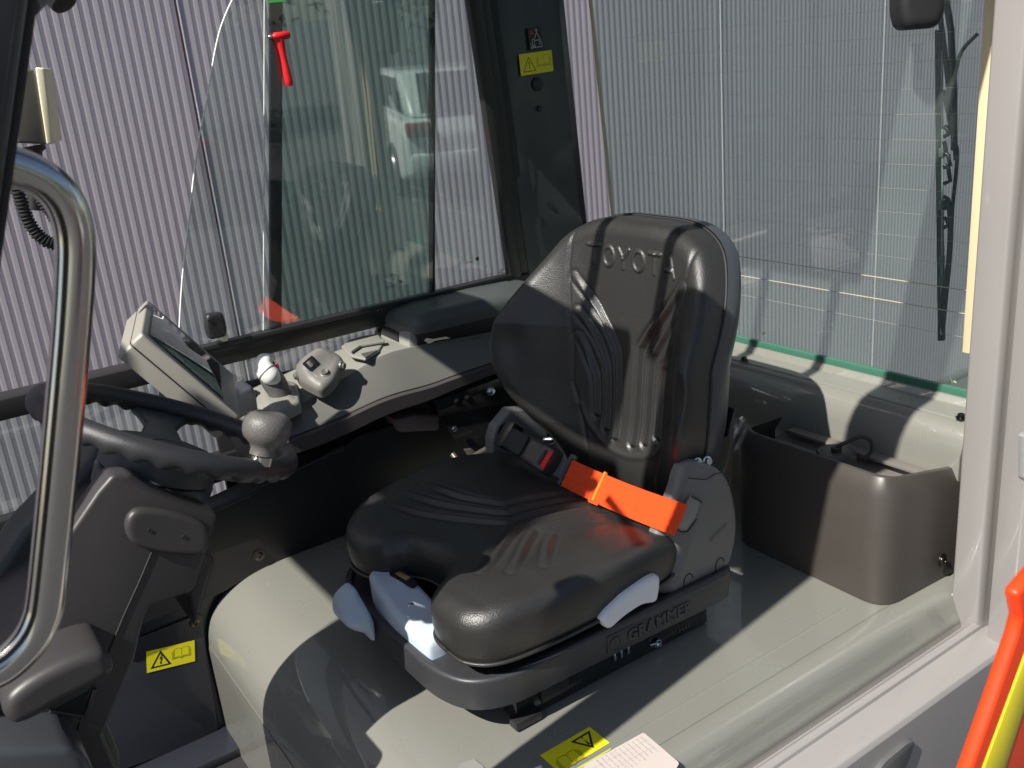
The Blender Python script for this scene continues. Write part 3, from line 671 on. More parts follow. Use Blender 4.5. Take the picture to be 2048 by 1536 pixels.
# backrest : local u = Y, v = up, n = -X (towards the driver)
YB = 1.167; REC = .105
vb = nz(V(REC, 0, 1)); nb = nz(V(-1, 0, REC)); ub = Y_
def bo(y, z): return (y, (z-.245)/vb[2])
half = [(.00, .636), (.07, .635), (.125, .625), (.174, .598), (.205, .552), (.230, .500), (.245, .450), (.251, .400), (.246, .350), (.226, .305), (.195, .262), (.172, .225), (.158, .185), (.148, .150), (.09, .140)]
bp_o = [bo(y, z) for y, z in half]+[bo(-y*.91, z) for y, z in half[::-1][:-1]]
BO = cat([V(*p) for p in bp_o], 12, True)
BT = V(.972, YB, .245)  # point of the centre front surface
th_ = .058
gl = [[(.132, .53), (.080, .475), (.036, .424), (.026, .39), (.022, .262)], [(.120, .470), (.094, .440), (.066, .402), (.054, .372), (.050, .272)], [(.116, .425), (.104, .405), (.094, .380), (.083, .352), (.078, .290)]]
GR = [cl([bo(a, b) for a, b in G]) for G in gl]+[cl([bo(-a-.002, b+(dz_ if b > .35 else 0)) for a, b in G]) for G, dz_ in zip(gl, (.018, .032, .038))]
pocket = cl([bo(.112, .30), bo(.085, .262), bo(.03, .240), bo(-.03, .240), bo(-.085, .262), bo(-.112, .30)])
def letters():
    H = .032; W = .0265; g = .0110; tot = 6*W+5*g; out = []; x = tot/2; zt = (.573-.245)
    def O(cx, cy):
        a = np.linspace(0, 2*np.pi, 22); return np.c_[cx+W*.5*np.cos(a), cy+H*.5*np.sin(a)]
    for ch in 'TOYOTA':
        l, r_ = x, x-W; c = x-W/2; t, b = zt+H/2, zt-H/2   # +u is away from the viewer = left in the picture
        if ch == 'T': out += [np.array([(l, t), (r_, t)]), np.array([(c, t), (c, b)])]
        if ch == 'O': out.append(O(c, zt))
        if ch == 'Y': out += [np.array([(l, t), (c, zt), (r_, t)]), np.array([(c, zt), (c, b)])]
        if ch == 'A': out += [np.array([(l, b), (c, t), (r_, b)]), np.array([(l-W*.22, b+H*.32), (r_+W*.22, b+H*.32)])]
        x -= W+g
    return out
LET = letters()
def wrapf(x, y, sg=1.):
    z = y*vb[2]+.245; s = np.abs(x)
    return sg*.118*np.clip((.68-z)/.24, 0, 1)*np.clip((z-.10)/.16, .25, 1)*np.clip((s-.075)/.175, 0, 1.3)**1.45
def backh(x, y, d):
    z = y*vb[2]+.245; s = np.abs(x)
    amp = .018*np.clip((.66-z)/.22, 0, 1)*np.clip((z-.12)/.16, 0, 1)
    inner = .125+.02*np.clip((z-.40)/.15, 0, 1)-.035*np.clip((.34-z)/.12, 0, 1)
    b = np.clip((s-inner)/(.105), 0, 1); b = b*b*(3-2*b)
    h = amp*b
    # crease where the bolster panel is stitched on
    h -= .0025*np.exp(-((s-inner)/.004)**2)
    for P in GR: h += ridge(P, .0060, .0056, x, y)
    # oval dimple in the bolster
    for sg in (1, -1):
        q = ((x-sg*.215)/.022)**2+((z-.405)/.047)**2; h -= .012*np.exp(-q*1.3)
    for P in LET:
        dd = seglines(P, x, y); h += .0030*np.clip(1-dd/.0042, 0, 1)**.7
    dd = seglines(pocket, x, y); h += .0025*np.exp(-(dd/.006)**2)
    h += .012*np.exp(-((z-.22)/.05)**2)*np.exp(-(x/.13)**2)
    return h
br = pillow('backrest', BO, BT-nb*th_, ub, vb, nb, th_, .030, LEATH, seat, backh, tuck=.0, warp=wrapf, bottom=False, nr=190, cen=bo(0, .40), na=760, pw=1.0)
# back shell behind the leather
sh = pillow('back_shell', [(p[0]*1.012, (p[1]-.17)*1.008+.172) for p in BO[::4]], BT-nb*(th_+.003), ub, vb, -nb, .042, .026, M('shell_plastic', (.05, .055, .065), .33, bump=.12, scale=1300, bdist=.0003), seat, nr=30, cen=bo(0, .40), bottom=False, warp=lambda x, y: wrapf(x, y, -1.))
bolt(BT-nb*(th_+.026)+V(0, -.170, .325), -Y_, .006, BBOLT, sh)
tube('seam_welt', [BT-nb*(th_+.0015-float(wrapf(p[0], p[1])))+ub*p[0]*1.004+vb*((p[1]-.17)*1.004+.17) for p in np.vstack([BO[::3], BO[:4:3]])], .0022, RUB, seat, 8)
# side bracket from backrest to hinge
extr('hinge_bracket', [V(.995, .985, .30), V(1.035, .985, .30), V(1.05, .985, .345), V(1.045, .985, .22), V(1.04, .985, .16), V(.97, .985, .16), V(.96, .985, .26)], V(0, .02, 0), GLOSSBLK, seat, .002)
hb = [x for x in seat.children if x.name.startswith('hinge_bracket')][0]
for px, py in ((1393, 925), (1412, 922)): lathe('bolt', [(.008, 0), (.008, .004), (.0055, .005), (.005, .010), (.0001, .010)], B(px, py, Y=.965), nz(V(-.2, -1, .3)), ZINC, hb, 14)
lathe('bolt', [(.008, 0), (.008, .002), (.005, .004), (.002, .004), (.0001, .002)], B(1431, 880, Y=.97), -Y_, FRM, hb, 16)
# hinge cover (near side)
hp = [(1378, 955), (1397, 928), (1436, 936), (1462, 965), (1474, 1010), (1477, 1060), (1468, 1110), (1452, 1140), (1395, 1168), (1345, 1192), (1322, 1186), (1318, 1120), (1330, 1085), (1352, 1030), (1370, 985)]
hq = [B(x, y, Y=.940) for x, y in hp]; hcen = sum(hq)/len(hq)
ho = cat([V(p[0]-hcen[0], p[2]-hcen[2]) for p in hq], 5, True)
def hch(x, y, d):
    # sloping facet on the front edge
    f = np.clip((-(x*.80)+y*.42-.010)/.03, 0, 1); return -.018*f
hc = pillow('hinge_cover', ho, V(hcen[0], .978, hcen[2]), X_, Z_, -Y_, .039, .013, HINGE, seat, hch, nr=30, na=160)
def ring(name, c, r, n, mat, parent, tr=.0009, sx=1., a0=0, a1=2*math.pi):
    u, v, _ = frame(n); a = np.linspace(a0, a1, 28)
    return tube(name, [c+u*r*sx*math.cos(t)+v*r*math.sin(t) for t in a], tr, mat, parent, 6)
DG = M('dark_seam_line', (.012, .012, .012), .6)
ring('cap_outline', B(1459, 985, Y=.9415), .014, -Y_, DG, hc, .0008, .62)
ring('cap_outline', B(1377, 1163, Y=.9385), .013, -Y_, DG, hc, .0008, .75, .3, 3.6)
ring('cap_outline', B(1440, 1131, Y=.9385), .013, -Y_, DG, hc, .0008, .75, .3, 3.6)
tube('cover_seam', [B(1377, 956, Y=.943), B(1405, 959, Y=.9375), B(1414, 958, Y=.9375), B(1432, 947, Y=.9375), B(1452, 944, Y=.943)], .0009, DG, hc, 6)
fq = [B(x, y, Y=.944) for x, y in ((1381, 992), (1400, 1002), (1406, 1014), (1388, 1040), (1372, 1062), (1360, 1063), (1347, 1053), (1360, 1028))]
extr('belt_flap', [p+V(0, -.002, 0) for p in fq], V(.003, .006, 0), M('flap_grey', (.24, .24, .22), .4, bump=.2, scale=1300, bdist=.0003), hc, .0012)
tube('flap_seam', [p+V(0, -.003, 0) for p in fq[0:7]], .0010, DG, hc, 6)
text('raised_emblem', 'grammer', .011, B(1438, 1064, Y=.9375), nz(V(1, 0, .38)), nz(V(-.38, 0, 1)), .0006, HINGE, hc)
# white recline lever
lq = [(1208, 1248), (1206, 1240), (1218, 1222), (1250, 1192), (1290, 1165), (1316, 1153), (1322, 1160), (1320, 1185), (1313, 1205), (1285, 1212), (1250, 1235), (1225, 1257), (1214, 1257)]
lp = [B(x, y, Y=.915) for x, y in lq]; lc = sum(lp)/len(lp)
pillow('recline_lever', cat([V(p[0]-lc[0], p[2]-lc[2]) for p in lp], 4, True), V(lc[0], .928, lc[2]), X_, Z_, -Y_, .013, .006, LEVER, seat, nr=12, na=90)
# base pan
bo_ = [(.478, 1.10), (.482, 1.02), (.505, .965), (.555, .938), (.62, .934), (.80, .930), (.955, .926), (.985, .945), (.992, 1.0), (.992, 1.34), (.98, 1.385), (.60, 1.395), (.535, 1.385), (.49, 1.33), (.478, 1.25)]
BP = cat([V(*p) for p in bo_], 10, True)
PAN = M('black_base_plastic', (.035, .036, .04), .42, bump=.4, scale=1100, bdist=.0005, rvar=.06)
def panh(x, y, d): return np.where(d > .012, -.008, 0)+np.where(d > .05, -.018, 0)
bpn = pillow('base_pan', BP, V(0, 0, .058), X_, Y_, Z_, .050, .006, PAN, seat, panh, tuck=.01, nr=40, cen=(.73, 1.16), na=260, smooth=40, pw=2.2)
# raised lettering plate on the pan side
yb = .9265
text('raised_lettering', 'GRAMMER', .026, V(.823, .9295, .079), nz(V(1, -.02, .0)), Z_, .0022, PAN, bpn, bold=.0006, space=1.08)
extr('lettering_frame', rnd([V(.725, .9318, .064)[[0, 2]], V(.925, .9318, .064)[[0, 2]], V(.925, .9318, .0955)[[0, 2]], V(.725, .9318, .0955)[[0, 2]]], .003, 3) and [V(x, .9335, z) for x, z in rnd([(.722, .064), (.925, .064), (.925, .0955), (.722, .0955)], .003, 3)], V(.0, -.0035, 0), PAN, bpn, .0008)
lathe('raised_emblem', [(.0115, 0), (.0115, .0015), (.0095, .002), (.009, .0008), (.003, .001), (.0001, .002)], V(.736, .9303, .0785), -Y_, PAN, bpn, 20)
# slide rails
for y in (.962, 1.325):
    rl = extr('slide_rail', [V(.575, y, .002), V(.955, y, .002), V(.955, y, .056), V(.93, y, .058), V(.60, y, .058), V(.575, y, .045)], V(0, .035, 0), GLOSSBLK, seat, .0015)
    if y < 1:
        box('rail_foot', (.585, y-.006, .010), (.045, .02, .014), FRM, rl, .002)
        box('rail_clip', (.64, y-.004, .035), (.05, .008, .03), MATTE, rl, .002)
        for x in (.755, .768, .782): box('notch_tab', (x, y-.003, .032), (.0035, .006, .014), ZINC, rl, .0006)
        for x in (.69, .715): box('notch', (x, y-.0012, .034), (.010, .004, .012), DARKGAP, rl, .001)
        bolt(B(1316, 1287, Y=.958), -Y_, .0055, ZINC, rl)
        tube('release_rod', [B(1300, 1290, Y=.955), B(1314, 1286, Y=.952)], .0022, ZINC, rl, 8)
        text('stamped_code', '2 4 0 7', .009, B(1368, 1256, Y=.9615), X_, Z_, .0004, M('stamp_grey', (.15, .13, .11), .5), rl)
        lathe('rubber_foot', [(.009, 0), (.009, .004), (.006, .006), (.0001, .006)], B(1052, 1418, Z=.001), Z_, M('dark_blue_grey_foot', (.12, .14, .17), .5), rl, 18)
lathe('pan_screw', [(.0035, 0), (.0035, .001), (.001, .001), (.0001, .0004)], B(930, 1325, Z=.1065), Z_, FRM, bpn, 14)
# weight adjuster handle in the cushion notch
wq = [(740, 1150), (757, 1139), (790, 1137), (806, 1140), (815, 1152), (838, 1180), (862, 1190), (864, 1215), (862, 1262), (850, 1265), (828, 1250), (790, 1222), (765, 1197), (750, 1190), (737, 1185), (733, 1165)]
wpp = [B(x, y, Z=.150 if y < 1200 else .13) for x, y in wq]
wo = [V(.522, 1.262), V(.512, 1.235), V(.505, 1.20), V(.500, 1.15), V(.500, 1.10), V(.503, 1.055), V(.512, 1.045), V(.545, 1.050), V(.560, 1.09), V(.566, 1.14), V(.566, 1.20), V(.560, 1.235), V(.545, 1.258)]
wo = [p+V(-.012, .004) for p in wo]
wh = pillow('weight_adjuster', cat(wo, 5, True), V(0, 0, .092), X_, Y_, Z_, .056, .012, BLUEG, seat, lambda x, y, d: -.016*np.clip((1.20-y)/.12, 0, 1), nr=20, na=120)
pillow('adjuster_slot', rnd([(.545, 1.165), (.558, 1.17), (.560, 1.235), (.546, 1.243), (.535, 1.225)], .006), V(-.008, .004, .146), X_, Y_, Z_, .0035, .001, DARKGAP, wh, nr=5)
box('adjuster_gauge', (.541, 1.208, .1505), (.009, .030, .003), M('gauge_amber', (.35, .22, .10), .2, coat=1), wh, .001, Matrix.Rotation(.15, 3, 'Z'))
lathe('adjuster_button', [(.0055, 0), (.0055, .0015), (.004, .003), (.0001, .0035)], B(822, 1211, Z=.138), Z_, ZINC, wh, 18)
tube('adjuster_mark', [B(833, 1192, Z=.139), B(850, 1196, Z=.139), B(852, 1202, Z=.139)], .0006, WHITE, wh, 6)
# slide lever paddle in front of the seat
sq = [(.440, 1.275), (.455, 1.29), (.475, 1.285), (.470, 1.22), (.470, 1.165), (.455, 1.155), (.435, 1.17), (.425, 1.20), (.425, 1.245)]
pq = [B(x, y, Y=1.19) for x, y in ((690, 1240), (693, 1215), (710, 1195), (724, 1189), (733, 1205), (742, 1228), (751, 1250), (752, 1280), (745, 1283), (735, 1270), (715, 1265), (697, 1256))]
pc = sum(pq)/len(pq)
pillow('slide_lever', cat([V(p[0]-pc[0], p[2]-pc[2]) for p in pq], 4, True), V(pc[0], 1.235, pc[2]), X_, Z_, -Y_, .05, .012, BLUEG, seat, lambda x, y, d: 0*x-.02*np.clip((y+.0)/.03, 0, 1), nr=14, na=90)
tube('slide_lever_rod', [V(pc[0], 1.235, pc[2]), V(.52, 1.235, .07)], .006, FRM, seat, 10)
# far side buckle bracket
bk = [(985, 880), (993, 855), (1022, 820), (1060, 818), (1092, 840), (1096, 868), (1090, 900), (1072, 940), (1050, 938), (1018, 932), (988, 930)]
bkp = [B(x, y, Y=1.435) for x, y in bk]
BKM = M('grey_bracket', (.16, .16, .165), .42, bump=.1, scale=700)
bb = extr('buckle_bracket', [p for p in bkp], V(.0, .03, 0), BKM, seat, .004, 3)
extr('bracket_slot', [p+V(0, -.001, 0) for p in [B(x, y, Y=1.435) for x, y in ((994, 872), (1000, 852), (1014, 842), (1013, 854))]], V(0, .002, 0), DARKGAP, bb, 0)
lathe('bolt', [(.006, 0), (.005, .003), (.0001, .004)], B(1006, 869, Y=1.43), -Y_, ZINC, bb, 12)
lathe('bolt', [(.009, -.01), (.008, .006), (.005, .012), (.0001, .012)], B(1099, 880, Y=1.42), nz(V(.6, -1, .2)), ZINC, bb, 14)
# ================================================================== SEAT BELT
bt = thing('seat_belt', 'bright orange lap belt buckled across the seat with a red release button', 'seat belt', (.9, 1.15, .2))
E1 = B(1132, 945, Y=1.235); E2 = B(1353, 1037, Y=.929)
A0 = B(1020, 877, Y=1.375)
wd = nz(V(-.62, 0, -.78)); al = nz(E2-E1); wd = nz(wd-al*np.dot(wd, al)); bn_ = nz(np.cross(al, wd)); 
if np.dot(bn_, FW) > 0: bn_ = -bn_
def strip(name, A, Bb, w0, w1, th, mat, parent, n=40, sag=.0, W=wd, Nn=bn_, rib=0):
    vs = []; k = 13
    for i in range(n+1):
        t = i/n; c = A+(Bb-A)*t-Z_*sag*math.sin(math.pi*t); ww = w0+(w1-w0)*t
        for j in range(k):
            s = j/(k-1)-.5; r_ = rib*math.sin(j*math.pi*1.0)**2
            vs.append(c+W*ww*s+Nn*(th/2+rib*(1 if j % 3 == 1 else 0)))
        for j in range(k):
            s = j/(k-1)-.5; vs.append(c+W*ww*s-Nn*th/2)
    m = 2*k; fs = []
    order = list(range(k))+list(range(2*k-1, k-1, -1))
    for i in range(n):
        for a in range(m):
            p, q_ = order[a], order[(a+1) % m]; fs.append([i*m+p, i*m+q_, (i+1)*m+q_, (i+1)*m+p])
    fs.append([p for p in order]); fs.append([n*m+p for p in order[::-1]])
    return mesh(name, vs, fs, mat, parent, 40)
wb = strip('webbing', E1+al*.004, E2+al*.010, .050, .050, .0018, ORANGE, bt, sag=.004, rib=.0008)
m_ = E1+(E2-E1)*.34
strip('webbing_fold', m_-al*.002, m_+al*.003, .052, .052, .0045, M('orange_fold', (.95, .22, .02), .6), wb, 2)
extr('webbing_keeper', [m_+wd*.026-al*.012, m_+wd*.026+al*.02, m_+wd*.031+al*.018, m_+wd*.031-al*.008], bn_*.002, ORANGE, wb, 0)
# tongue plate frame
def slab(name, c, a, w_, la, lw, th, mat, parent, r=.003, rr=.004):
    pts = rnd([(-la/2, -lw/2), (la/2, -lw/2), (la/2, lw/2), (-la/2, lw/2)], rr, 4)
    n_ = np.cross(a, w_); n_ = n_ if np.dot(n_, FW) < 0 else -n_
    return extr(name, [c+a*x+w_*y-n_*th/2 for x, y in pts], n_*th, mat, parent, r, 2)
tg = B(1136, 945, Y=1.235); TGM = M('slate_plastic', (.09, .10, .115), .45)
tn = slab('tongue', tg-al*.004, al, wd, .020, .066, .006, TGM, bt, .0015)
slab('tongue_slot', tg+al*.002+bn_*.0035, al, wd, .007, .052, .002, DARKGAP, tn, 0)
ab = nz(E1-A0); wdb = nz(wd-ab*np.dot(wd, ab)); 
tb = slab('tongue_blade', tg-al*.020, ab, wdb, .024, .030, .003, TGM, bt, .0005)
bc = B(1075, 908, Y=1.305); BUK = M('buckle_plastic', (.035, .033, .03), .38, bump=.15, scale=900, bdist=.0002)
bku = pillow('buckle', rnd([(-.048, -.0205), (-.02, -.025), (.038, -.026), (.042, 0), (.038, .026), (-.02, .025), (-.048, .0205)], .008), bc-bn_*.012, ab, wdb, bn_, .026, .009, BUK, bt, nr=12, na=90)
nb2 = nz(np.cross(ab, wdb)); nb2 = nb2 if np.dot(nb2, FW) < 0 else -nb2
slab('buckle_face', bc+ab*.026+nb2*.0135, ab, wdb, .026, .042, .003, M('buckle_face_grey', (.09, .085, .08), .4), bku, .001)
slab('release_button', bc+ab*.034+nb2*.0155, ab, wdb, .0105, .036, .004, REDB, bku, .0015)
slab('button_grip', bc+ab*.024+nb2*.0150, ab, wdb, .008, .030, .003, DARKGAP, bku, .0005)
for i in range(8): slab('grip_rib', bc+ab*.024+nb2*.0168+wdb*(-.012+i*.0035), ab, wdb, .006, .0012, .001, FRM, bku, 0, 0)
slab('buckle_sleeve', B(1035, 885, Y=1.345), ab, wdb, .045, .040, .018, RUB, bt, .006, .006)
slab('buckle_boot', B(1018, 872, Y=1.375), nz(ab+V(0, 0, .25)), wdb, .022, .052, .030, M('gloss_boot', (.015, .014, .013), .3), bt, .008, .004)

# ================================================================== BRACKET PLATE UNDER CONSOLE
pl = thing('console_bracket', 'gloss black bracket plate with zinc bolts under the control console', 'bracket', (.95, 1.6, .15))
YP = 1.60
extr('upper_flange', [B(x, y, Y=YP) for x, y in ((868, 803), (1010, 752), (1045, 800), (880, 832))], V(0, .006, 0), GLOSSBLK, pl, .001)
extr('plate', [B(x, y, Y=YP+.008) for x, y in ((870, 828), (1050, 790), (1080, 830), (990, 900), (990, 930), (940, 935), (925, 900), (880, 835))], V(0, .006, 0), GLOSSBLK, pl, .001)
for px, py, r in ((981, 782, .0065), (1024, 790, .004), (908, 857, .0045), (912, 802, .004), (934, 795, .004)):
    lathe('bolt', [(r*1.7, 0), (r*1.7, .002), (r, .0025), (r, .009 if r > .006 else .005), (r*.6, .010 if r > .006 else .0055), (.0001, .006)], B(px, py, Y=YP), -Y_, ZINC if r > .0042 or px > 1000 else GLOSSBLK, pl, 6 if r > .0042 else 16, 20)
tube('release_link', cat([B(905, 868+40, Y=1.58), B(925, 925, Y=1.56), B(960, 905, Y=1.56), B(985, 892, Y=1.56)], 5), .006, M('olive_steel', (.17, .16, .12), .35, metal=.6), pl, 10)
extr('stop_arm', [B(x, y, Y=1.57) for x, y in ((930, 900), (945, 898), (1000, 950), (975, 965))], V(0, .01, 0), M('olive_steel', (.17, .16, .12), .35, metal=.6), pl, .002)
# lit block below console
ub_ = extr('trim_block', [B(x, y, Y=1.66) for x, y in ((830, 830), (880, 830), (880, 862), (800, 866), (790, 840))], V(0, .06, 0), M('brown_trim', (.14, .11, .105), .6, bump=.3, scale=1400, bdist=.0004), pl, .006)

# ================================================================== CONTROL CONSOLE
cs = thing('control_console', 'grey moulded armrest console running along the far side of the seat', 'console', (.75, 1.7, .28))
ST = [  # X, z lower crease, z upper crease, z far edge, Y far
    (.470, .270, .290, .318, 1.76), (.495, .276, .300, .326, 1.775), (.53, .277, .303, .333, 1.78), (.60, .282, .314, .342, 1.785), (.66, .290, .334, .352, 1.79),
    (.72, .300, .352, .362, 1.79), (.77, .302, .367, .366, 1.79), (.83, .299, .366, .366, 1.79), (.90, .304, .360, .366, 1.785), (.98, .307, .352, .36, 1.78), (1.10, .312, .345, .35, 1.77), (1.18, .316, .34, .345, 1.77)]
ST = np.array(ST); xx = np.linspace(ST[0, 0], ST[-1, 0], 60)
I = lambda k: np.interp(xx, ST[:, 0], ST[:, k])
def smth(a): 
    b = np.convolve(np.r_[a[0], a[0], a, a[-1], a[-1]], np.ones(5)/5, 'valid'); return b
zl, zu, zf, yf = [smth(I(k)) for k in (1, 2, 3, 4)]
vs = []; ring_ = 11
for i, x in enumerate(xx):
    yu = 1.660
    sec = [(yf[i], zl[i]-.03), (1.66, zl[i]-.03), (1.604, zl[i]-.002), (1.600, zl[i]), (1.602, zl[i]+.003), (yu-.006, zu[i]-.005), (yu, zu[i]), (yu+.008, zu[i]+.001), (yf[i]-.012, zf[i]), (yf[i]-.003, zf[i]-.002), (yf[i], zf[i]-.008)]
    vs += [(x, a, b) for a, b in sec]
fs = [[i*ring_+j, i*ring_+(j+1) % ring_, (i+1)*ring_+(j+1) % ring_, (i+1)*ring_+j] for i in range(59) for j in range(ring_)]
fs += [list(range(ring_)), [59*ring_+j for j in range(ring_)]]
cbo = mesh('console_body', vs, fs, PGRY, cs, 40)
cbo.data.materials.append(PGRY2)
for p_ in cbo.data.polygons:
    if p_.index < 59*ring_ and p_.index % ring_ in (6, 7): p_.material_index = 1  # top faces lighter grey, light from above put into the colour
vs = []
for i, x in enumerate(xx):
    t = .030+.006*math.sin(i*.1)
    sec = [(1.598, zl[i]-.0025), (1.592, zl[i]-.006), (1.594, zl[i]-t), (1.62, zl[i]-t-.012), (1.75, zl[i]-t-.012), (1.75, zl[i]-.004)]
    vs += [(x-.003, a, b) for a, b in sec]
fs = [[i*6+j, i*6+(j+1) % 6, (i+1)*6+(j+1) % 6, (i+1)*6+j] for i in range(59) for j in range(6)]+[list(range(6)), [59*6+j for j in range(6)]]
mesh('lower_rim', vs, fs, M('dark_rim_plastic', (.055, .05, .05), .5, bump=.3, scale=1400, bdist=.0004), cs, 40)
# recessed tray with triangular pocket on top, behind the pod
def onc(px, py, Z): return B(px, py, Z=Z)
zt = .368
q = [onc(x, y, zt) for x, y in ((696, 705), (735, 688), (762, 690), (752, 706), (731, 718), (705, 712))]
extr('pocket_rim', [onc(x, y, .366) for x, y in ((683, 697), (700, 684), (724, 677), (757, 672), (768, 690), (758, 706), (731, 723), (700, 716))], V(0, 0, .006), PGRY2, cs, .003, 3)
extr('pocket', [onc(x, y, .373) for x, y in ((722, 708), (757, 700), (731, 716))], V(0, 0, .001), M('pocket_brown', (.07, .065, .06), .6), cs, .0)
extr('pocket_wall', [onc(x, y, .374) for x, y in ((699, 700), (720, 688), (768, 681), (770, 687), (722, 695), (703, 708))], V(0, 0, .006), PGRY2, cs, .002)
# front connection neck
nk = [B(x, y, Y=1.70) for x, y in ((455, 770), (480, 785), (505, 770), (520, 800), (520, 850), (500, 880), (470, 860), (440, 810))]
extr('front_neck', nk, V(0, .06, 0), M('dark_slate_neck', (.05, .055, .065), .4, bump=.2, scale=1300, bdist=.0003), cs, .008, 3)
nk = [B(x, y, Y=1.66) for x, y in ((430, 735), (460, 748), (500, 775), (498, 790), (470, 800), (455, 790))]
# ---- armrest lid
al_ = thing('armrest_box', 'dark padded armrest box with a pale front slot behind the console tray', 'armrest', (.95, 1.74, .37))
def lidh(x, y, d): return -.010*np.clip((.90-x)/.08, 0, 1)-.006*np.clip((x-1.05)/.15, 0, 1)
pillow('lid', cat([V(*p) for p in [(.845, 1.80), (.838, 1.74), (.846, 1.675), (.87, 1.655), (.95, 1.650), (1.06, 1.645), (1.17, 1.65), (1.195, 1.70), (1.19, 1.775), (1.15, 1.80), (1.0, 1.806), (.87, 1.812)]], 6, True), V(0, 0, .388), X_, Y_, Z_, .040, .022, M('slate_pad', (.06, .068, .068), .42, bump=.3, scale=1200, bdist=.0005), al_, lidh, nr=30, na=150)
extr('front_bezel', [V(.842, 1.815, .398), V(.842, 1.672, .392), V(.828, 1.660, .360), V(.826, 1.815, .366)], V(.02, 0, 0), PGRY2, al_, .003)
extr('front_slot', [V(.8385, 1.795, .390), V(.8385, 1.715, .386), V(.8305, 1.705, .370), V(.8305, 1.80, .374)], V(-.003, 0, 0), DARKGAP, al_, 0)
extr('box_side', [V(.852, 1.662, .362), V(1.19, 1.662, .345), V(1.19, 1.662, .392), V(.852, 1.662, .392)], V(0, .14, 0), MATTE, al_, .003)
tg_ = [B(x, y, Y=1.66) for x, y in ((848, 681), (853, 676), (865, 678), (892, 673), (900, 676), (870, 681), (857, 687))]
extr('torn_tag', tg_, V(0, -.002, 0), CREAM, al_, 0)
# ---- joystick (direction lever)
js = thing('control_lever', 'white topped fingertip lever on a grey block at the front of the console', 'lever', B(550, 820, Y=1.69))
jb = [onc(x, y, .335) for x, y in ((511, 790), (518, 775), (560, 758), (592, 765), (598, 785), (600, 803), (560, 822), (530, 825), (514, 812))]
jc = sum(jb)/len(jb)
pillow('base_block', [(p[0]-jc[0], p[1]-jc[1]) for p in jb], V(jc[0], jc[1], .312), X_, Y_, Z_, .026, .008, PGRY2, js, lambda x, y, d: .005*np.clip((d-.008)/.01, 0, 1), nr=14, na=80)
ja = B(552, 795, Y=1.69); jt = B(527, 716, Y=1.71); 
jp = [V(0, 0)]; 
hl = B(555, 785, Y=1.675); 
lv = cat([B(566, 800, Y=1.66), B(556, 778, Y=1.66), B(541, 752, Y=1.665), B(534, 732, Y=1.675), B(541, 720, Y=1.68)], 6)
tube('lever_body', lv, np.interp(np.linspace(0, 1, len(lv)), [0, .1, .4, .7, .9, 1], [.010, .021, .0225, .019, .015, .008]), M('lever_dark_grip', (.10, .10, .095), .35), js, 20)
lv2 = cat([B(556, 764, Y=1.648), B(540, 750, Y=1.650), B(529, 738, Y=1.658), B(528, 724, Y=1.668), B(540, 716, Y=1.68)], 6)
tube('white_cap', lv2, np.interp(np.linspace(0, 1, len(lv2)), [0, .2, .5, .8, 1], [.007, .0185, .0185, .0155, .008]), WHITE, js, 20)
for i in range(1):
    c = lv2[9+i*7]; tt = nz(lv2[10+i*7]-lv2[8+i*7])
    u__, v__, _n = frame(tt)
    tube('grip_band', [c+(u__*math.cos(a)+v__*math.sin(a))*.0186 for a in np.linspace(0, 6.28, 24)], .0014, M('band_grey', (.28, .27, .25), .5), js, 6)
tube('red_tip', [B(553, 727, Y=1.70), B(556, 736, Y=1.70)], .003, RED, js, 8)
# ---- thumb switch pod
pd = thing('switch_pod', 'grey domed switch pod with a rocker and round buttons on the console', 'switch pod', B(650, 760, Z=.36))
c0 = onc(648, 752, .36)
pu = nz(onc(700, 735, .36)-onc(612, 775, .36)); pv = nz(np.cross(Z_, pu)); pn_ = nz(V(-.22, -.45, 1)); pu = nz(pu-pn_*np.dot(pu, pn_)); pv = np.cross(pn_, pu)
podo = cat([V(*p)*1.12 for p in [(-.036, -.032), (-.04, -.01), (-.038, .02), (-.022, .042), (.005, .048), (.03, .036), (.042, .010), (.038, -.012), (.02, -.022), (-.01, -.034)]], 6, True)
pod = pillow('pod_body', podo, c0-pn_*.004, pu, pv, pn_, .030, .014, M('warm_grey_soft_plastic', (.17, .165, .15), .5, bump=.25, scale=1500, bdist=.0003), pd, lambda x, y, d: .018*np.exp(-((y-.022)/.022)**2)*np.clip(d/.02, 0, 1), nr=26, na=120)
def podtan(n):
    u = nz(pu-n*np.dot(pu, n)); return u, np.cross(n, u)
bpy.context.view_layer.update()
def pslab(name, px, py, la, lw, th, mat, parent, off=0., r=.001):
    c, n = hit(pod, px, py, off); u, v = podtan(n)
    pts = rnd([(-la/2, -lw/2), (la/2, -lw/2), (la/2, lw/2), (-la/2, lw/2)], .0015, 3)
    return extr(name, [c+u*x+v*y-n*.003 for x, y in pts], n*(th+.003), mat, parent, r, 2), c, n, u, v
rk, c, n, u, v = pslab('rocker_frame', 622, 727, .025, .021, .0022, GLOSSBLK, pd)
for s_, m_2 in ((-.0042, PBRN), (.0042, PBLK)):
    pts = rnd([(s_-.0036, -.0065), (s_+.0036, -.0065), (s_+.0036, .0065), (s_-.0036, .0065)], .001, 2)
    extr('rocker', [c+u*x+v*y+n*.001 for x, y in pts], n*(.0035 if s_ < 0 else .0022), M('rocker_grey', (.16, .15, .14), .3) if s_ < 0 else PBLK, rk, .0008, 2)
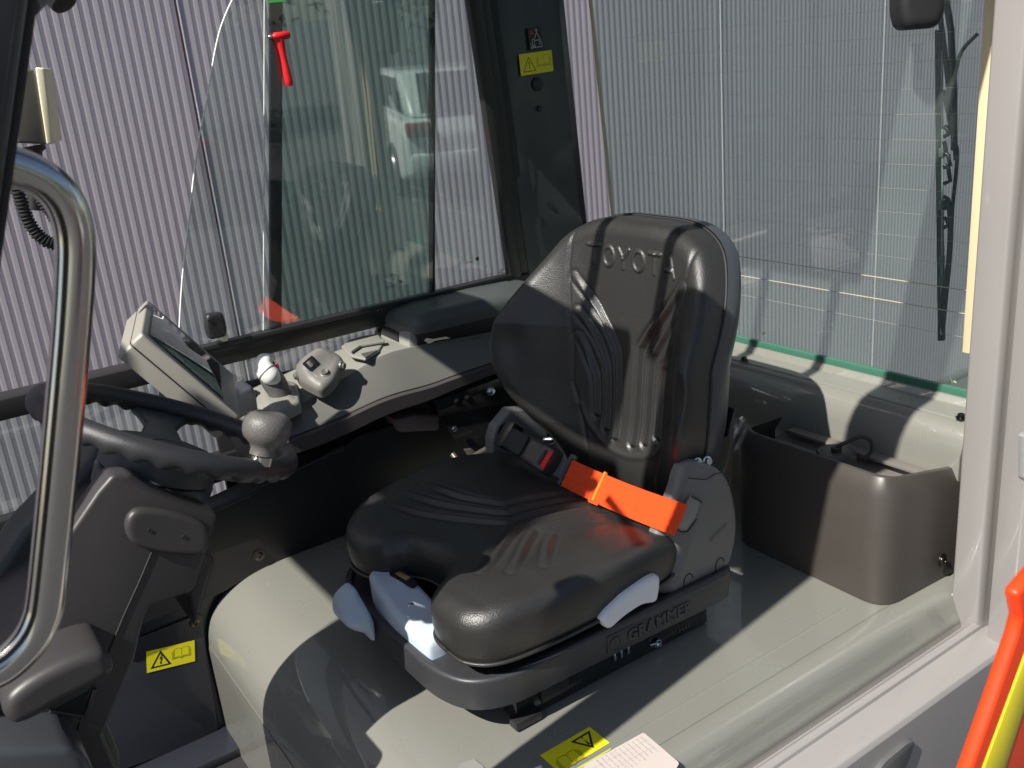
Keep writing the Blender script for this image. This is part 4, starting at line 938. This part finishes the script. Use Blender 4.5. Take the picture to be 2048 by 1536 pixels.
for px, py, r in ((650, 746, .0072), (684, 732, .0072), (594, 752, .006)):
    c, n = hit(pod, px, py)
    k_ = 0
    while c is None and k_ < 10: k_ += 1; c, n = hit(pod, px+3*k_, py-1*k_)
    if c is None: continue
    rb_ = lathe('button_collar', [(r*1.4, -.004), (r*1.4, .0008), (r*1.15, .002)], c, n, M('collar_grey', (.12, .115, .105), .4), pd, 24)
    lathe('button', [(r, .0), (r, .0045), (r*.85, .006), (r*.5, .0055), (r*.4, .0048), (.0001, .0046)], c, n, PGRY, rb_, 24)
PG = M('print_grey', (.36, .35, .32), .5)
for s_, px, py, sz in (('F1', 630, 754, .010), ('+24V', 612, 706, .0055), ('F2', 698, 720, .008)):
    c, n = hit(pod, px, py, .0002)
    if c is not None: u, v = podtan(n); text('pod_lettering', s_, sz, c, u, v, .0004, PG, pd)

# ================================================================== DISPLAY TERMINAL
dt = thing('display_terminal', 'grey tilted display terminal with a dark screen beside the steering wheel', 'display', (.34, 1.45, .4))
da, dtl = .28258604, .94252386
hh = V(math.cos(da), -math.sin(da), 0); ww = V(math.sin(da), math.cos(da), 0)
dn = hh*math.sin(dtl)+Z_*math.cos(dtl); dl = hh*math.cos(dtl)-Z_*math.sin(dtl)
D0 = V(.2667, 1.3526, .5872); DL, DW, DT = .1865, .2316, .030
def dpt(l, w_, t): return D0+dl*l+ww*w_-dn*t
def dslab(name, l0, l1, w0, w1, t0, t1, mat, parent, r, rr=0, k=4):
    pts = rnd([(l0, w0), (l1, w0), (l1, w1), (l0, w1)], rr, k) if rr else [(l0, w0), (l1, w0), (l1, w1), (l0, w1)]
    return extr(name, [dpt(a, b, t0) for a, b in pts], -dn*(t1-t0), mat, parent, r, 3)
DM = M('warm_light_grey_plastic', (.30, .285, .25), .45, bump=.15, scale=1300, bdist=.0002, var=.03)
ft = dslab('front_shell', 0, DL, 0, DW, 0, .022, DM, dt, .005, .008)
dslab('rear_shell', .0008, DL-.0008, .0008, DW-.0008, .0228, .048, DM, dt, .006, .008)
dslab('shell_seam', .001, DL-.001, .001, DW-.001, .0215, .0235, DG, dt, 0, .008)
dslab('bezel', .010, DL-.034, .014, DW-.014, -.0008, .001, M('dark_bezel', (.02, .021, .024), .25), ft, .0003, .004)
dslab('screen', .014, DL-.038, .020, DW-.030, -.0018, -.0006, SCREEN, dt, .0002)
tube('mount_arm', [dpt(.09, .12, .045), dpt(.13, .16, .09), V(.44, 1.70, .30)], .016, PBLK, dt, 14)
# lamp box beyond the front post
lb = thing('work_lamp', 'cream fronted lamp box on a black stalk beyond the front post', 'lamp', B(75, 300, Y=1.72))
o1 = B(72, 210, Y=1.72)
q = [B(x, y, Y=1.72) for x, y in ((20, 142), (69, 138), (95, 289), (35, 286))]
extr('lamp_housing', q, V(.0, .10, 0), M('lamp_dark_grey', (.09, .085, .075), .5), lb, .004, 3)
q = [B(x, y, Y=1.715) for x, y in ((70, 134), (89, 136), (108, 288), (93, 289))]
extr('lamp_face', q, V(.03, .10, 0), CREAM, lb, .003, 3)
tube('stalk', [B(67, 292, Y=1.76), B(69, 298, Y=1.76), B(69, 302, Y=1.76), B(70, 420, Y=1.76)], [.018, .018, .012, .012], PBLK, lb, 16)
hs = thing('corrugated_hose', 'black corrugated hose hanging behind the grab bar', 'hose', B(80, 470, Y=1.5))
def corr(name, pts, r, parent):
    P = cat(pts, 60); L = np.r_[0, np.cumsum(np.linalg.norm(np.diff(P, axis=0), axis=1))]
    n = int(L[-1]/.0011); s = np.linspace(0, L[-1], n); Q = np.c_[[np.interp(s, L, P[:, i]) for i in range(3)]].T
    return tube(name, Q, r*(1+.13*np.sign(np.sin(s/.0052*2*math.pi))), RUB, parent, 14, smooth=30)
corr('hose_run', [B(20, 330, Y=1.5), B(38, 390, Y=1.5), B(58, 445, Y=1.5), B(92, 482, Y=1.5), B(150, 497, Y=1.5)], .0085, hs)
corr('hose_run', [B(55, 330, Y=1.6), B(80, 390, Y=1.6), B(112, 440, Y=1.6), B(140, 470, Y=1.6)], .009, hs)
# round knob at the top of the post
kn = thing('round_post_mirror', 'dark round mirror back beside the top of the front post', 'mirror', B(118, 5, Y=1.0))
lathe('mirror_back', [(.006, -.02), (.006, -.008), (.012, -.006), (.0135, 0), (.0125, .006), (.0001, .008)], B(121, -4, Y=1.0), nz(V(.3, -.5, -.7)), PBLK, kn, 24)
tube('mirror_arm', [B(60, 12, Y=.80), B(78, -4, Y=.85), B(105, -20, Y=.95)], .007, PBLK, kn, 10)

# ================================================================== STEERING
sc = thing('steering_column', 'brown grey moulded steering column with rounded covers and a parking lever', 'steering column', (.1, 1.15, -.3))
YC = 1.055
col = [(262, 948), (300, 975), (437, 1029), (418, 1092), (392, 1175), (378, 1188), (300, 1214), (288, 1238), (270, 1320), (225, 1425), (206, 1470), (236, 1540), (250, 1620), (60, 1640), (-60, 1640), (-60, 1400), (30, 1265), (110, 1110), (195, 985), (225, 950)]
extr('near_cover', [B(x, y, Y=YC) for x, y in col], V(0, .040, 0), PBRN, sc, .014, 5, 50)
col3 = [(x, y+(90 if y < 1180 else 0)) for x, y in col]
extr('column_body', [B(x, y, Y=YC+.03)+V(0, 0, 0) for x, y in col3], V(0, .18, 0), PBRN, sc, .012, 3, 50)
col2 = [(215, 893), (262, 905), (330, 960), (320, 1100), (120, 1500), (-60, 1600), (-60, 1210), (40, 1065), (140, 960), (190, 905)]
extr('upper_cover', [B(x, y, Y=1.235) for x, y in col2], V(0, .08, 0), PDK, sc, .014, 4, 50)
sm = [B(x, y, Y=YC-.0004) for x, y in ((305, 1100), (280, 1160), (248, 1230), (217, 1305), (170, 1405), (150, 1480))]
tube('cover_seam', sm, .0011, DG, sc, 6)
# oval pad
ov = cat([B(x, y, Y=YC-.004) for x, y in ((250, 1055), (256, 1030), (278, 1016), (330, 1020), (380, 1033), (410, 1048), (418, 1070), (415, 1096), (395, 1108), (350, 1108), (300, 1100), (262, 1083))], 5, True)
oc = ov.mean(0)
op = pillow('oval_pad', [(p[0]-oc[0], p[2]-oc[2]) for p in ov], V(oc[0], YC+.004, oc[2]), X_, Z_, -Y_, .014, .006, PBRN, sc, nr=12, na=100)
for px, py in ((299, 1061), (368, 1074)): lathe('dimple', [(.0025, 0), (.0022, .0012), (.0001, .0006)], B(px, py, Y=YC-.0098), -Y_, DG, op, 12)
# lever pod
lvp = [(8, 1432), (14, 1400), (45, 1370), (90, 1342), (140, 1318), (185, 1303), (210, 1304), (226, 1325), (228, 1345), (210, 1362), (180, 1380), (120, 1410), (70, 1440), (30, 1452)]
lq_ = cat([B(x, y, Y=.985) for x, y in lvp], 5, True); lc_ = lq_.mean(0)
pillow('lever_pod', [(p[0]-lc_[0], p[2]-lc_[2]) for p in lq_], V(lc_[0], YC+.01, lc_[2]), X_, Z_, -Y_, .082, .013, PBRN, sc, nr=16, na=120)
extr('lever_slot', [B(x, y, Y=YC-.001) for x, y in ((110, 1420), (192, 1374), (186, 1395), (170, 1425), (140, 1424))], V(0, .003, 0), DARKGAP, sc, 0)
tube('slot_rim', [B(x, y, Y=YC-.0015) for x, y in ((190, 1378), (180, 1412), (172, 1430), (160, 1432), (100, 1422))], .0022, PBRN, sc, 8)
# foot cover bottom-left and grey front trim
extr('foot_cover', [B(x, y, Y=.98) for x, y in ((-60, 1502), (140, 1494), (172, 1512), (195, 1560), (190, 1700), (-60, 1700))], V(0, .2, 0), M('slate_foot_cover', (.06, .065, .075), .4, bump=.2, scale=1000, bdist=.0003), sc, .012, 4)
extr('olive_flap', [B(x, y, Y=1.16) for x, y in ((215, 1450), (225, 1470), (239, 1510), (240, 1580), (200, 1580), (190, 1450))], V(0, .01, 0), M('olive_grey_flap', (.12, .125, .10), .5), sc, .003)
gt = thing('front_ledge', 'grey moulded dash ledge low at the left behind the grab bar', 'ledge', B(30, 1150, Y=1.5))
q = [B(x, y, Y=1.72) for x, y in ((-80, 1105), (30, 1095), (75, 1085), (75, 1260), (-80, 1300))]
extr('ledge_panel', q, V(0, .04, 0), M('slate_light_plastic', (.20, .21, .22), .45, bump=.2, scale=900), gt, .008, 3)
q = [B(x, y, Y=1.68) for x, y in ((-60, 1130), (20, 1128), (40, 1140), (34, 1160), (22, 1180), (10, 1205), (-60, 1215))]
extr('pale_clip', q, V(0, .04, 0), CREAM, gt, .006, 3)
lathe('clip_hole', [(.006, 0), (.006, .001)], B(0, 1192, Y=1.678), -Y_, DARKGAP, gt, 16)
extr('ledge_rim', [B(x, y, Y=1.71) for x, y in ((-80, 1090), (30, 1083), (76, 1070), (76, 1088), (30, 1100), (-80, 1110))], V(0, .05, 0), PGRY2, gt, .004, 3)

wh_ = thing('steering_wheel', 'black steering wheel with finger grips and a grey spinner knob', 'steering wheel', (.233, 1.15, .507))
WC = V(.233, 1.15, .507); TT = math.radians(28); e1 = V(math.cos(TT), 0, -math.sin(TT)); e2 = Y_; wn = V(math.sin(TT), 0, math.cos(TT))
R0 = .1495; vs = []; nu, nv = 320, 20
for i in range(nu):
    a = 2*math.pi*i/nu; rad = e1*math.cos(a)+e2*math.sin(a)
    for j in range(nv):
        b = 2*math.pi*j/nv
        under = max(0, math.cos(b+math.pi*.88))
        grip = .5+.5*math.cos(a*30)
        r = .0152-.0035*grip*under**1.5*(1 if True else 0)
        vs.append(WC+rad*(R0+r*math.cos(b+math.pi*.0)*1.0)+wn*(r*math.sin(b)*1.12))
vs = []
for i in range(nu):
    a = 2*math.pi*i/nu; rad = e1*math.cos(a)+e2*math.sin(a)
    for j in range(nv):
        b = 2*math.pi*j/nv; dr, dz = math.cos(b), math.sin(b)
        under = max(0, -dz)**1.3; grip = .5+.5*math.cos(a*32)
        r = .0127*(1-.36*grip*under)
        vs.append(WC+rad*(R0+r*dr)+wn*(r*dz*1.15))
fs = [[i*nv+j, i*nv+(j+1) % nv, ((i+1) % nu)*nv+(j+1) % nv, ((i+1) % nu)*nv+j] for i in range(nu) for j in range(nv)]
RIM = M('black_rim_foam', (.028, .028, .031), .42, bump=.45, scale=800, bdist=.0008, kind='noise', rvar=.05)
mesh('rim', vs, fs, RIM, wh_, 80)
HUBM = M('slate_hub', (.05, .058, .062), .42, bump=.2, scale=900, bdist=.0004)
def wp2(x, y, h): return WC+e1*x+e2*y+wn*h
hub = lathe('hub', [(.0001, -.018), (.050, -.018), (.066, -.022), (.070, -.030), (.070, -.052), (.068, -.054)], WC, wn, HUBM, wh_, 64)
lathe('hub_lower', [(.068, -.055), (.071, -.058), (.070, -.078), (.064, -.090), (.055, -.10), (.0001, -.10)], WC, wn, M('gloss_hub', (.04, .047, .052), .3, bump=.1, scale=900), wh_, 64)
ring('hub_badge', WC-wn*.0178+e1*.01, .024, wn, HUBM, hub, .0008)
for a in (math.radians(78), math.radians(-78)):
    rd = e1*math.cos(a)+e2*math.sin(a); td = np.cross(wn, rd)
    def sp(r, t, h): return WC+rd*r+td*t+wn*h
    S0 = [(.145, .040), (.125, .030), (.09, .020), (.05, .026), (.03, .036)]
    pts = [sp(r, t, -.004-(.145-r)*.14) for r, t in S0]+[sp(r, -t, -.004-(.145-r)*.14) for r, t in S0[::-1]]
    # tilted plate from rim to hub
    extr('spoke', pts, -wn*.012, HUBM, wh_, .005, 3, 50)
ka = math.radians(-60); kp = WC+R0*(math.cos(ka)*e1+math.sin(ka)*e2)+wn*.006+V(-.002, .0, .006)
lathe('knob_ferrule', [(.014, -.002), (.014, .008), (.012, .010)], kp, nz(wn+V(-.1, 0, .05)), CHROME, wh_, 28)
lathe('spinner_knob', [(.0150, .009), (.0146, .013), (.0150, .018), (.0185, .0225), (.0250, .028), (.0278, .035), (.0284, .042), (.0272, .050), (.0225, .0565), (.0165, .0592), (.0140, .0588), (.0001, .0584)], kp, nz(wn+V(-.1, .05, .05)), M('grey_knob_plastic', (.115, .11, .105), .36, bump=.6, scale=520, bdist=.0012), wh_, 48, 70)

# ================================================================== GRAB BAR
YB2 = .80
gb_pts = [(-60, 318), (-10, 322), (30, 334), (62, 346), (96, 366), (124, 396), (141, 432), (150, 478), (150, 540), (143, 660), (131, 800), (117, 950), (103, 1090), (92, 1190), (84, 1232), (66, 1272), (36, 1308), (0, 1336), (-50, 1356)]
gp = cat([B(x, y, Y=YB2) for x, y in gb_pts], 8)
gb = tube('grab_bar', gp, .0150, CHROME, None, 40)
tag(gb, 'bent polished steel grab bar standing at the front edge of the doorway', 'grab bar')

# ================================================================== LABELS
def sticker(name, o, u, v, w_, h_, label, parent=None, mat=YEL, r=0, cat_='label', top=True):
    """thin label; o = lower left corner, u right, v up, normal u x v"""
    n_ = nz(np.cross(u, v)); t = thing(name, label, cat_, o) if top else parent
    pts = rnd([(0, 0), (w_, 0), (w_, h_), (0, h_)], r, 4) if r else [(0, 0), (w_, 0), (w_, h_), (0, h_)]
    extr('label_base', [o+u*a+v*b for a, b in pts], n_*.0003, mat, t, 0)
    return t, n_
def polyflat(name, o, u, v, pts, mat, parent, lift=.0004, th=.00015):
    n_ = nz(np.cross(u, v)); return extr(name, [o+u*a+v*b+n_*lift for a, b in pts], n_*th, mat, parent, 0)
def line(name, o, u, v, P, wl, mat, parent, lift=.0004):
    n_ = nz(np.cross(u, v)); vs = []; fs = []
    for a, b in zip(P[:-1], P[1:]):
        a, b = np.array(a, float), np.array(b, float); d = nz(b-a)*wl/2; q = np.array([-d[1], d[0]])
        k = len(vs)
        for s in (a-d+q, a-d-q, b+d-q, b+d+q): vs.append(o+u*s[0]+v*s[1]+n_*lift)
        fs.append([k, k+1, k+2, k+3])
    return mesh(name, vs, fs, mat, parent)
def book(o, u, v, s, parent, wl=.0006, mat=INKL):
    P = [[(0, .05*s), (0, .62*s), (.12*s, .66*s), (.3*s, .66*s), (.45*s, .58*s), (.6*s, .66*s), (.8*s, .66*s), (.9*s, .62*s), (.9*s, .05*s), (.6*s, .10*s), (.45*s, .02*s), (.3*s, .10*s), (0, .05*s)],
         [(.45*s, .58*s), (.45*s, .02*s)], [(-.06*s, .0), (-.06*s, .55*s)], [(-.12*s, -.04*s), (-.12*s, .48*s)], [(.96*s, .0), (.96*s, .55*s)], [(1.02*s, -.04*s), (1.02*s, .48*s)],
         [(-.06*s, 0), (.3*s, .04*s), (.45*s, -.04*s), (.6*s, .04*s), (.96*s, 0)], [(-.12*s, -.04*s), (.3*s, 0), (.45*s, -.08*s), (.6*s, 0), (1.02*s, -.04*s)]]
    vs = []; n_ = nz(np.cross(u, v)); fs = []
    for L_ in P:
        for a, b in zip(L_[:-1], L_[1:]):
            a, b = np.array(a, float), np.array(b, float); d = nz(b-a)*wl/2; q = np.array([-d[1], d[0]]); k = len(vs)
            for s_ in (a-d+q, a-d-q, b+d-q, b+d+q): vs.append(o+u*s_[0]+v*s_[1]+n_*.0004)
            fs.append([k, k+1, k+2, k+3])
    return mesh('book_symbol', vs, fs, mat, parent)
def triangle(o, u, v, s, parent, wl, sym):
    # closed ring triangle
    a = [(0, 0), (s, 0), (s/2, s*.88)]; k = wl*1.0
    c = np.mean(np.array(a), 0); inner = [tuple(c+(np.array(p)-c)*(1-2.2*wl/s*1.75)) for p in a]
    n_ = nz(np.cross(u, v)); vs = [o+u*p[0]+v*p[1]+n_*.0004 for p in a+inner]
    t = mesh('warning_triangle', vs, [[0, 1, 4, 3], [1, 2, 5, 4], [2, 0, 3, 5]], INK, parent)
    if sym == '!':
        polyflat('exclamation_mark', o, u, v, [(s*.485, s*.24), (s*.515, s*.24), (s*.54, s*.58), (s*.46, s*.58)], INK, t)
        polyflat('exclamation_mark', o, u, v, [(s*.5+s*.035*math.cos(q), s*.165+s*.035*math.sin(q)) for q in np.linspace(0, 5.5, 8)], INK, t)
    else:
        polyflat('lightning_bolt', o, u, v, [(s*.53, s*.66), (s*.44, s*.40), (s*.52, s*.44), (s*.47, s*.24), (s*.44, s*.25), (s*.485, s*.12), (s*.55, s*.23), (s*.51, s*.235), (s*.60, s*.50), (s*.52, s*.47), (s*.58, s*.66)], INK, t)
# far post
def corners(name, c00, c10, c01, Yp):
    a, b, c = B(*c00, Y=Yp), B(*c10, Y=Yp), B(*c01, Y=Yp); u = b-a; v = c-a; w_, h_ = np.linalg.norm(u), np.linalg.norm(v); return a, nz(u), nz(v-nz(u)*np.dot(v, nz(u))), w_, h_
a, u, v, w_, h_ = corners('', (1042, 152), (1107, 142), (1037, 109), 1.7768)
t, n_ = sticker('post_warning_label', a, u, v, w_, h_, 'small yellow warning triangle label on the black far post')
triangle(a+u*w_*.08+v*h_*.14, u, v, h_*.80, t, .0014, '!'); book(a+u*w_*.56+v*h_*.34, u, v, w_*.38, t, .0005)
a, u, v, w_, h_ = corners('', (1060, 101), (1086, 97), (1056, 56), 1.7768)
t, n_ = sticker('lift_height_label', a, u, v, w_, h_, 'small black label with a white truck drawing above the yellow one', mat=M('label_black', (.012, .012, .012), .35))
LW = M('label_white_line', (.7, .7, .7), .5)
L1 = [[(.15, .1), (.95, .1)], [(.25, .1), (.25, .45), (.45, .5), (.62, .75), (.62, .86)], [(.62, .75), (.85, .45), (.95, .25), (.95, .1)], [(.4, .16), (.4, .4), (.6, .42), (.75, .42), (.8, .2)], [(.55, .88), (.7, .88), (.62, .80), (.55, .88)], [(.25, .15), (.38, .2), (.45, .12)], [(.12, .06), (.12, .3)]]
for L_ in L1: line('truck_drawing', a, u, v, [(p[0]*w_, p[1]*h_) for p in L_], .0011, LW, t)
polyflat('red_arrow', a, u, v, [(w_*.12, h_*.72), (w_*.40, h_*.72), (w_*.26, h_*.90)], RED, t)
# access panel
a, u, v, w_, h_ = corners('', (294, 1346), (390, 1322), (290, 1304), 1.6952)
t, n_ = sticker('electricity_warning_label', a, u, v, w_, h_, 'yellow electricity warning label with a lightning bolt on the dark access panel')
triangle(a+u*w_*.07+v*h_*.14, u, v, h_*.88, t, .0030, 'z'); book(a+u*w_*.57+v*h_*.36, u, v, w_*.34, t, .0006)
# hood label, upside down for this viewer
def cornersZ(c00, c10, c01, z):
    a, b, c = B(*c00, Z=z), B(*c10, Z=z), B(*c01, Z=z); u = b-a; v = c-a; return a, nz(u), nz(v-nz(u)*np.dot(v, nz(u))), np.linalg.norm(u), np.linalg.norm(v)
a, u, v, w_, h_ = cornersZ((1179, 1454), (1080, 1511), (1217, 1486), .0006)
a, u, v, w_, h_ = cornersZ((1217, 1486), (1118, 1553), (1179, 1454), .0006)
# lower-left of the text (read from inside the cab) : orientation u runs towards the viewer's left
a2 = B(1179, 1454, Z=.0006); b2 = B(1080, 1511, Z=.0006); c2 = B(1217, 1487, Z=.0006)
u2 = nz(b2-a2); v2 = nz((c2-a2)-u2*np.dot(c2-a2, u2)); W2, H2 = np.linalg.norm(b2-a2), np.linalg.norm(c2-a2)
# label frame: right = u2, up = v2*-1 gives normal; choose so normal is +Z
uu, vv_, o2 = u2, v2, a2
if np.cross(uu, vv_)[2] < 0: uu, vv_, o2 = -u2, v2, b2
t, n_ = sticker('hood_warning_label', o2, uu, vv_, W2, H2, 'yellow warning triangle label on the hood beside the seat base')
# symbols drawn with "up" pointing to the lower edge in the picture
ou, ov_, oo = -uu, -vv_, o2+uu*W2+vv_*H2
triangle(oo+ou*W2*.07+ov_*H2*.12, ou, ov_, H2*.88, t, .0016, '!') if False else None
Cc = B(1193, 1463, Z=.0006)
tri = [B(x, y, Z=.0012) for x, y in ((1179, 1461), (1141, 1484), (1188, 1496))]; cc = sum(tri)/3
vs = tri+[cc+(p-cc)*.70 for p in tri]; mesh('warning_triangle', vs, [[0, 1, 4, 3], [1, 2, 5, 4], [2, 0, 3, 5]], INK, t)
q = [B(x, y, Z=.0012) for x, y in ((1166, 1477), (1181, 1488), (1177, 1490))]; extr('exclamation_mark', q, V(0, 0, .0001), INK, t, 0)
lathe('exclamation_mark', [(.0013, 0), (.0013, .0001)], B(1164.5, 1476, Z=.0011), Z_, INK, t, 10)
bo2 = B(1118, 1525, Z=.0006); 
book(B(1166, 1516, Z=.0018), nz(B(1120, 1543, Z=.0018)-B(1166, 1516, Z=.0018)), nz(B(1128, 1478, Z=.0018)-B(1166, 1516, Z=.0018)), .034, t, .0007)
# yellow second label strip below and pale data label
a, b = B(1170, 1514, Z=-.0), B(1222, 1490, Z=-.0)
yb2 = extr('yellow_label_edge', [B(x, y, Z=.0004) for x, y in ((1224, 1492), (1221, 1500), (1190, 1520), (1150, 1545), (1135, 1545), (1180, 1517))], V(0, 0, .0003), M('yellow_green_label', (.45, .46, .08), .4), None, 0)
tag(yb2, 'thin yellow green label strip between the warning label and the pale data label', 'label')
dl_ = thing('data_label', 'pale pink data label with faint printed rows near the door sill', 'label', B(1290, 1500, Z=0))
dq = [B(x, y, Z=.0006) for x, y in ((1287, 1465), (1359, 1526), (1330, 1575), (1130, 1600), (1170, 1530))]
extr('label_base', rnd(dq, .004, 4), V(0, 0, .0003), PAPER, dl_, 0)
o_ = B(1287, 1465, Z=.0011); du = nz(B(1359, 1526, Z=.0011)-o_); dv = nz(B(1170, 1530, Z=.0011)-o_); dv = nz(dv-du*np.dot(dv, du))
pv_ = []; pf_ = []
def pr(x0, y0, x1, y1):
    k = len(pv_); 
    for x, y in ((x0, y0), (x1, y0), (x1, y1), (x0, y1)): pv_.append(o_+du*x+dv*y)
    pf_.append([k, k+1, k+2, k+3])
for r_ in range(11):
    x = .004
    while x < .040:
        l = random.uniform(.002, .009); pr(x, .008+r_*.0075, min(x+l, .044), .0094+r_*.0075); x += l+.0018
for r_ in range(4): pr(.003, .006+r_*.026, .046, .0063+r_*.026)
for x in (.014, .030): pr(x, .006, x+.0003, .10)
mesh('printed_rows', pv_, pf_, PRINT, dl_)
sl_ = tag(extr('clear_label', [B(x, y, Z=.0004) for x, y in ((921, 1527), (949, 1518), (966, 1532), (985, 1560), (900, 1560))], V(0, 0, .0002), M('translucent_label', (.25, .25, .24), .2, coat=.5), None, 0), 'small translucent label on the hood at the lower edge of the photo', 'label')
wl_ = tag(extr('white_label_corner', [B(x, y, Z=.0010) for x, y in ((1082, 1530), (1087, 1540), (1120, 1570), (1050, 1570), (1064, 1538))], V(0, 0, .0002), WHITE, None, 0), 'white label corner just left of the yellow hood label', 'label')

# ================================================================== ORANGE BODY PANEL
ob = thing('orange_door_edge', 'glossy orange panel edge with a sun highlight painted yellow at the lower right corner', 'panel', B(2030, 1500, Y=.31))
def ostrip(name, L_, R_, mat, y, th, r):
    return extr(name, [B(x, yy, Y=y) for x, yy in L_+R_[::-1]], V(0, th, 0), mat, ob, r, 3)
ostrip('orange_skin', [(2035, 1190), (2044, 1240), (2035, 1275), (1985, 1420), (1935, 1560)], [(2085, 1130), (2090, 1240), (2090, 1300), (2090, 1450), (2090, 1600)], ORANGEP, .31, .012, .004)
ostrip('painted_highlight', [(2058, 1290), (2010, 1420), (1958, 1560)], [(2085, 1290), (2050, 1420), (2005, 1560)], SUNYEL, .3090, .004, .0015)  # sun highlight along the fold, put into the colour as yellow
# latch on the outer body at the right edge
lt = thing('body_latch', 'pale grey latch on the outer post at the right edge', 'latch', B(2045, 910, Y=.62))
extr('latch_body', rnd([B(x, y, Y=.63) for x, y in ((2036, 868), (2060, 855), (2060, 970), (2036, 955))], .004, 4), V(0, -.012, 0), M('latch_grey', (.4, .4, .4), .3, metal=.4), lt, .002)
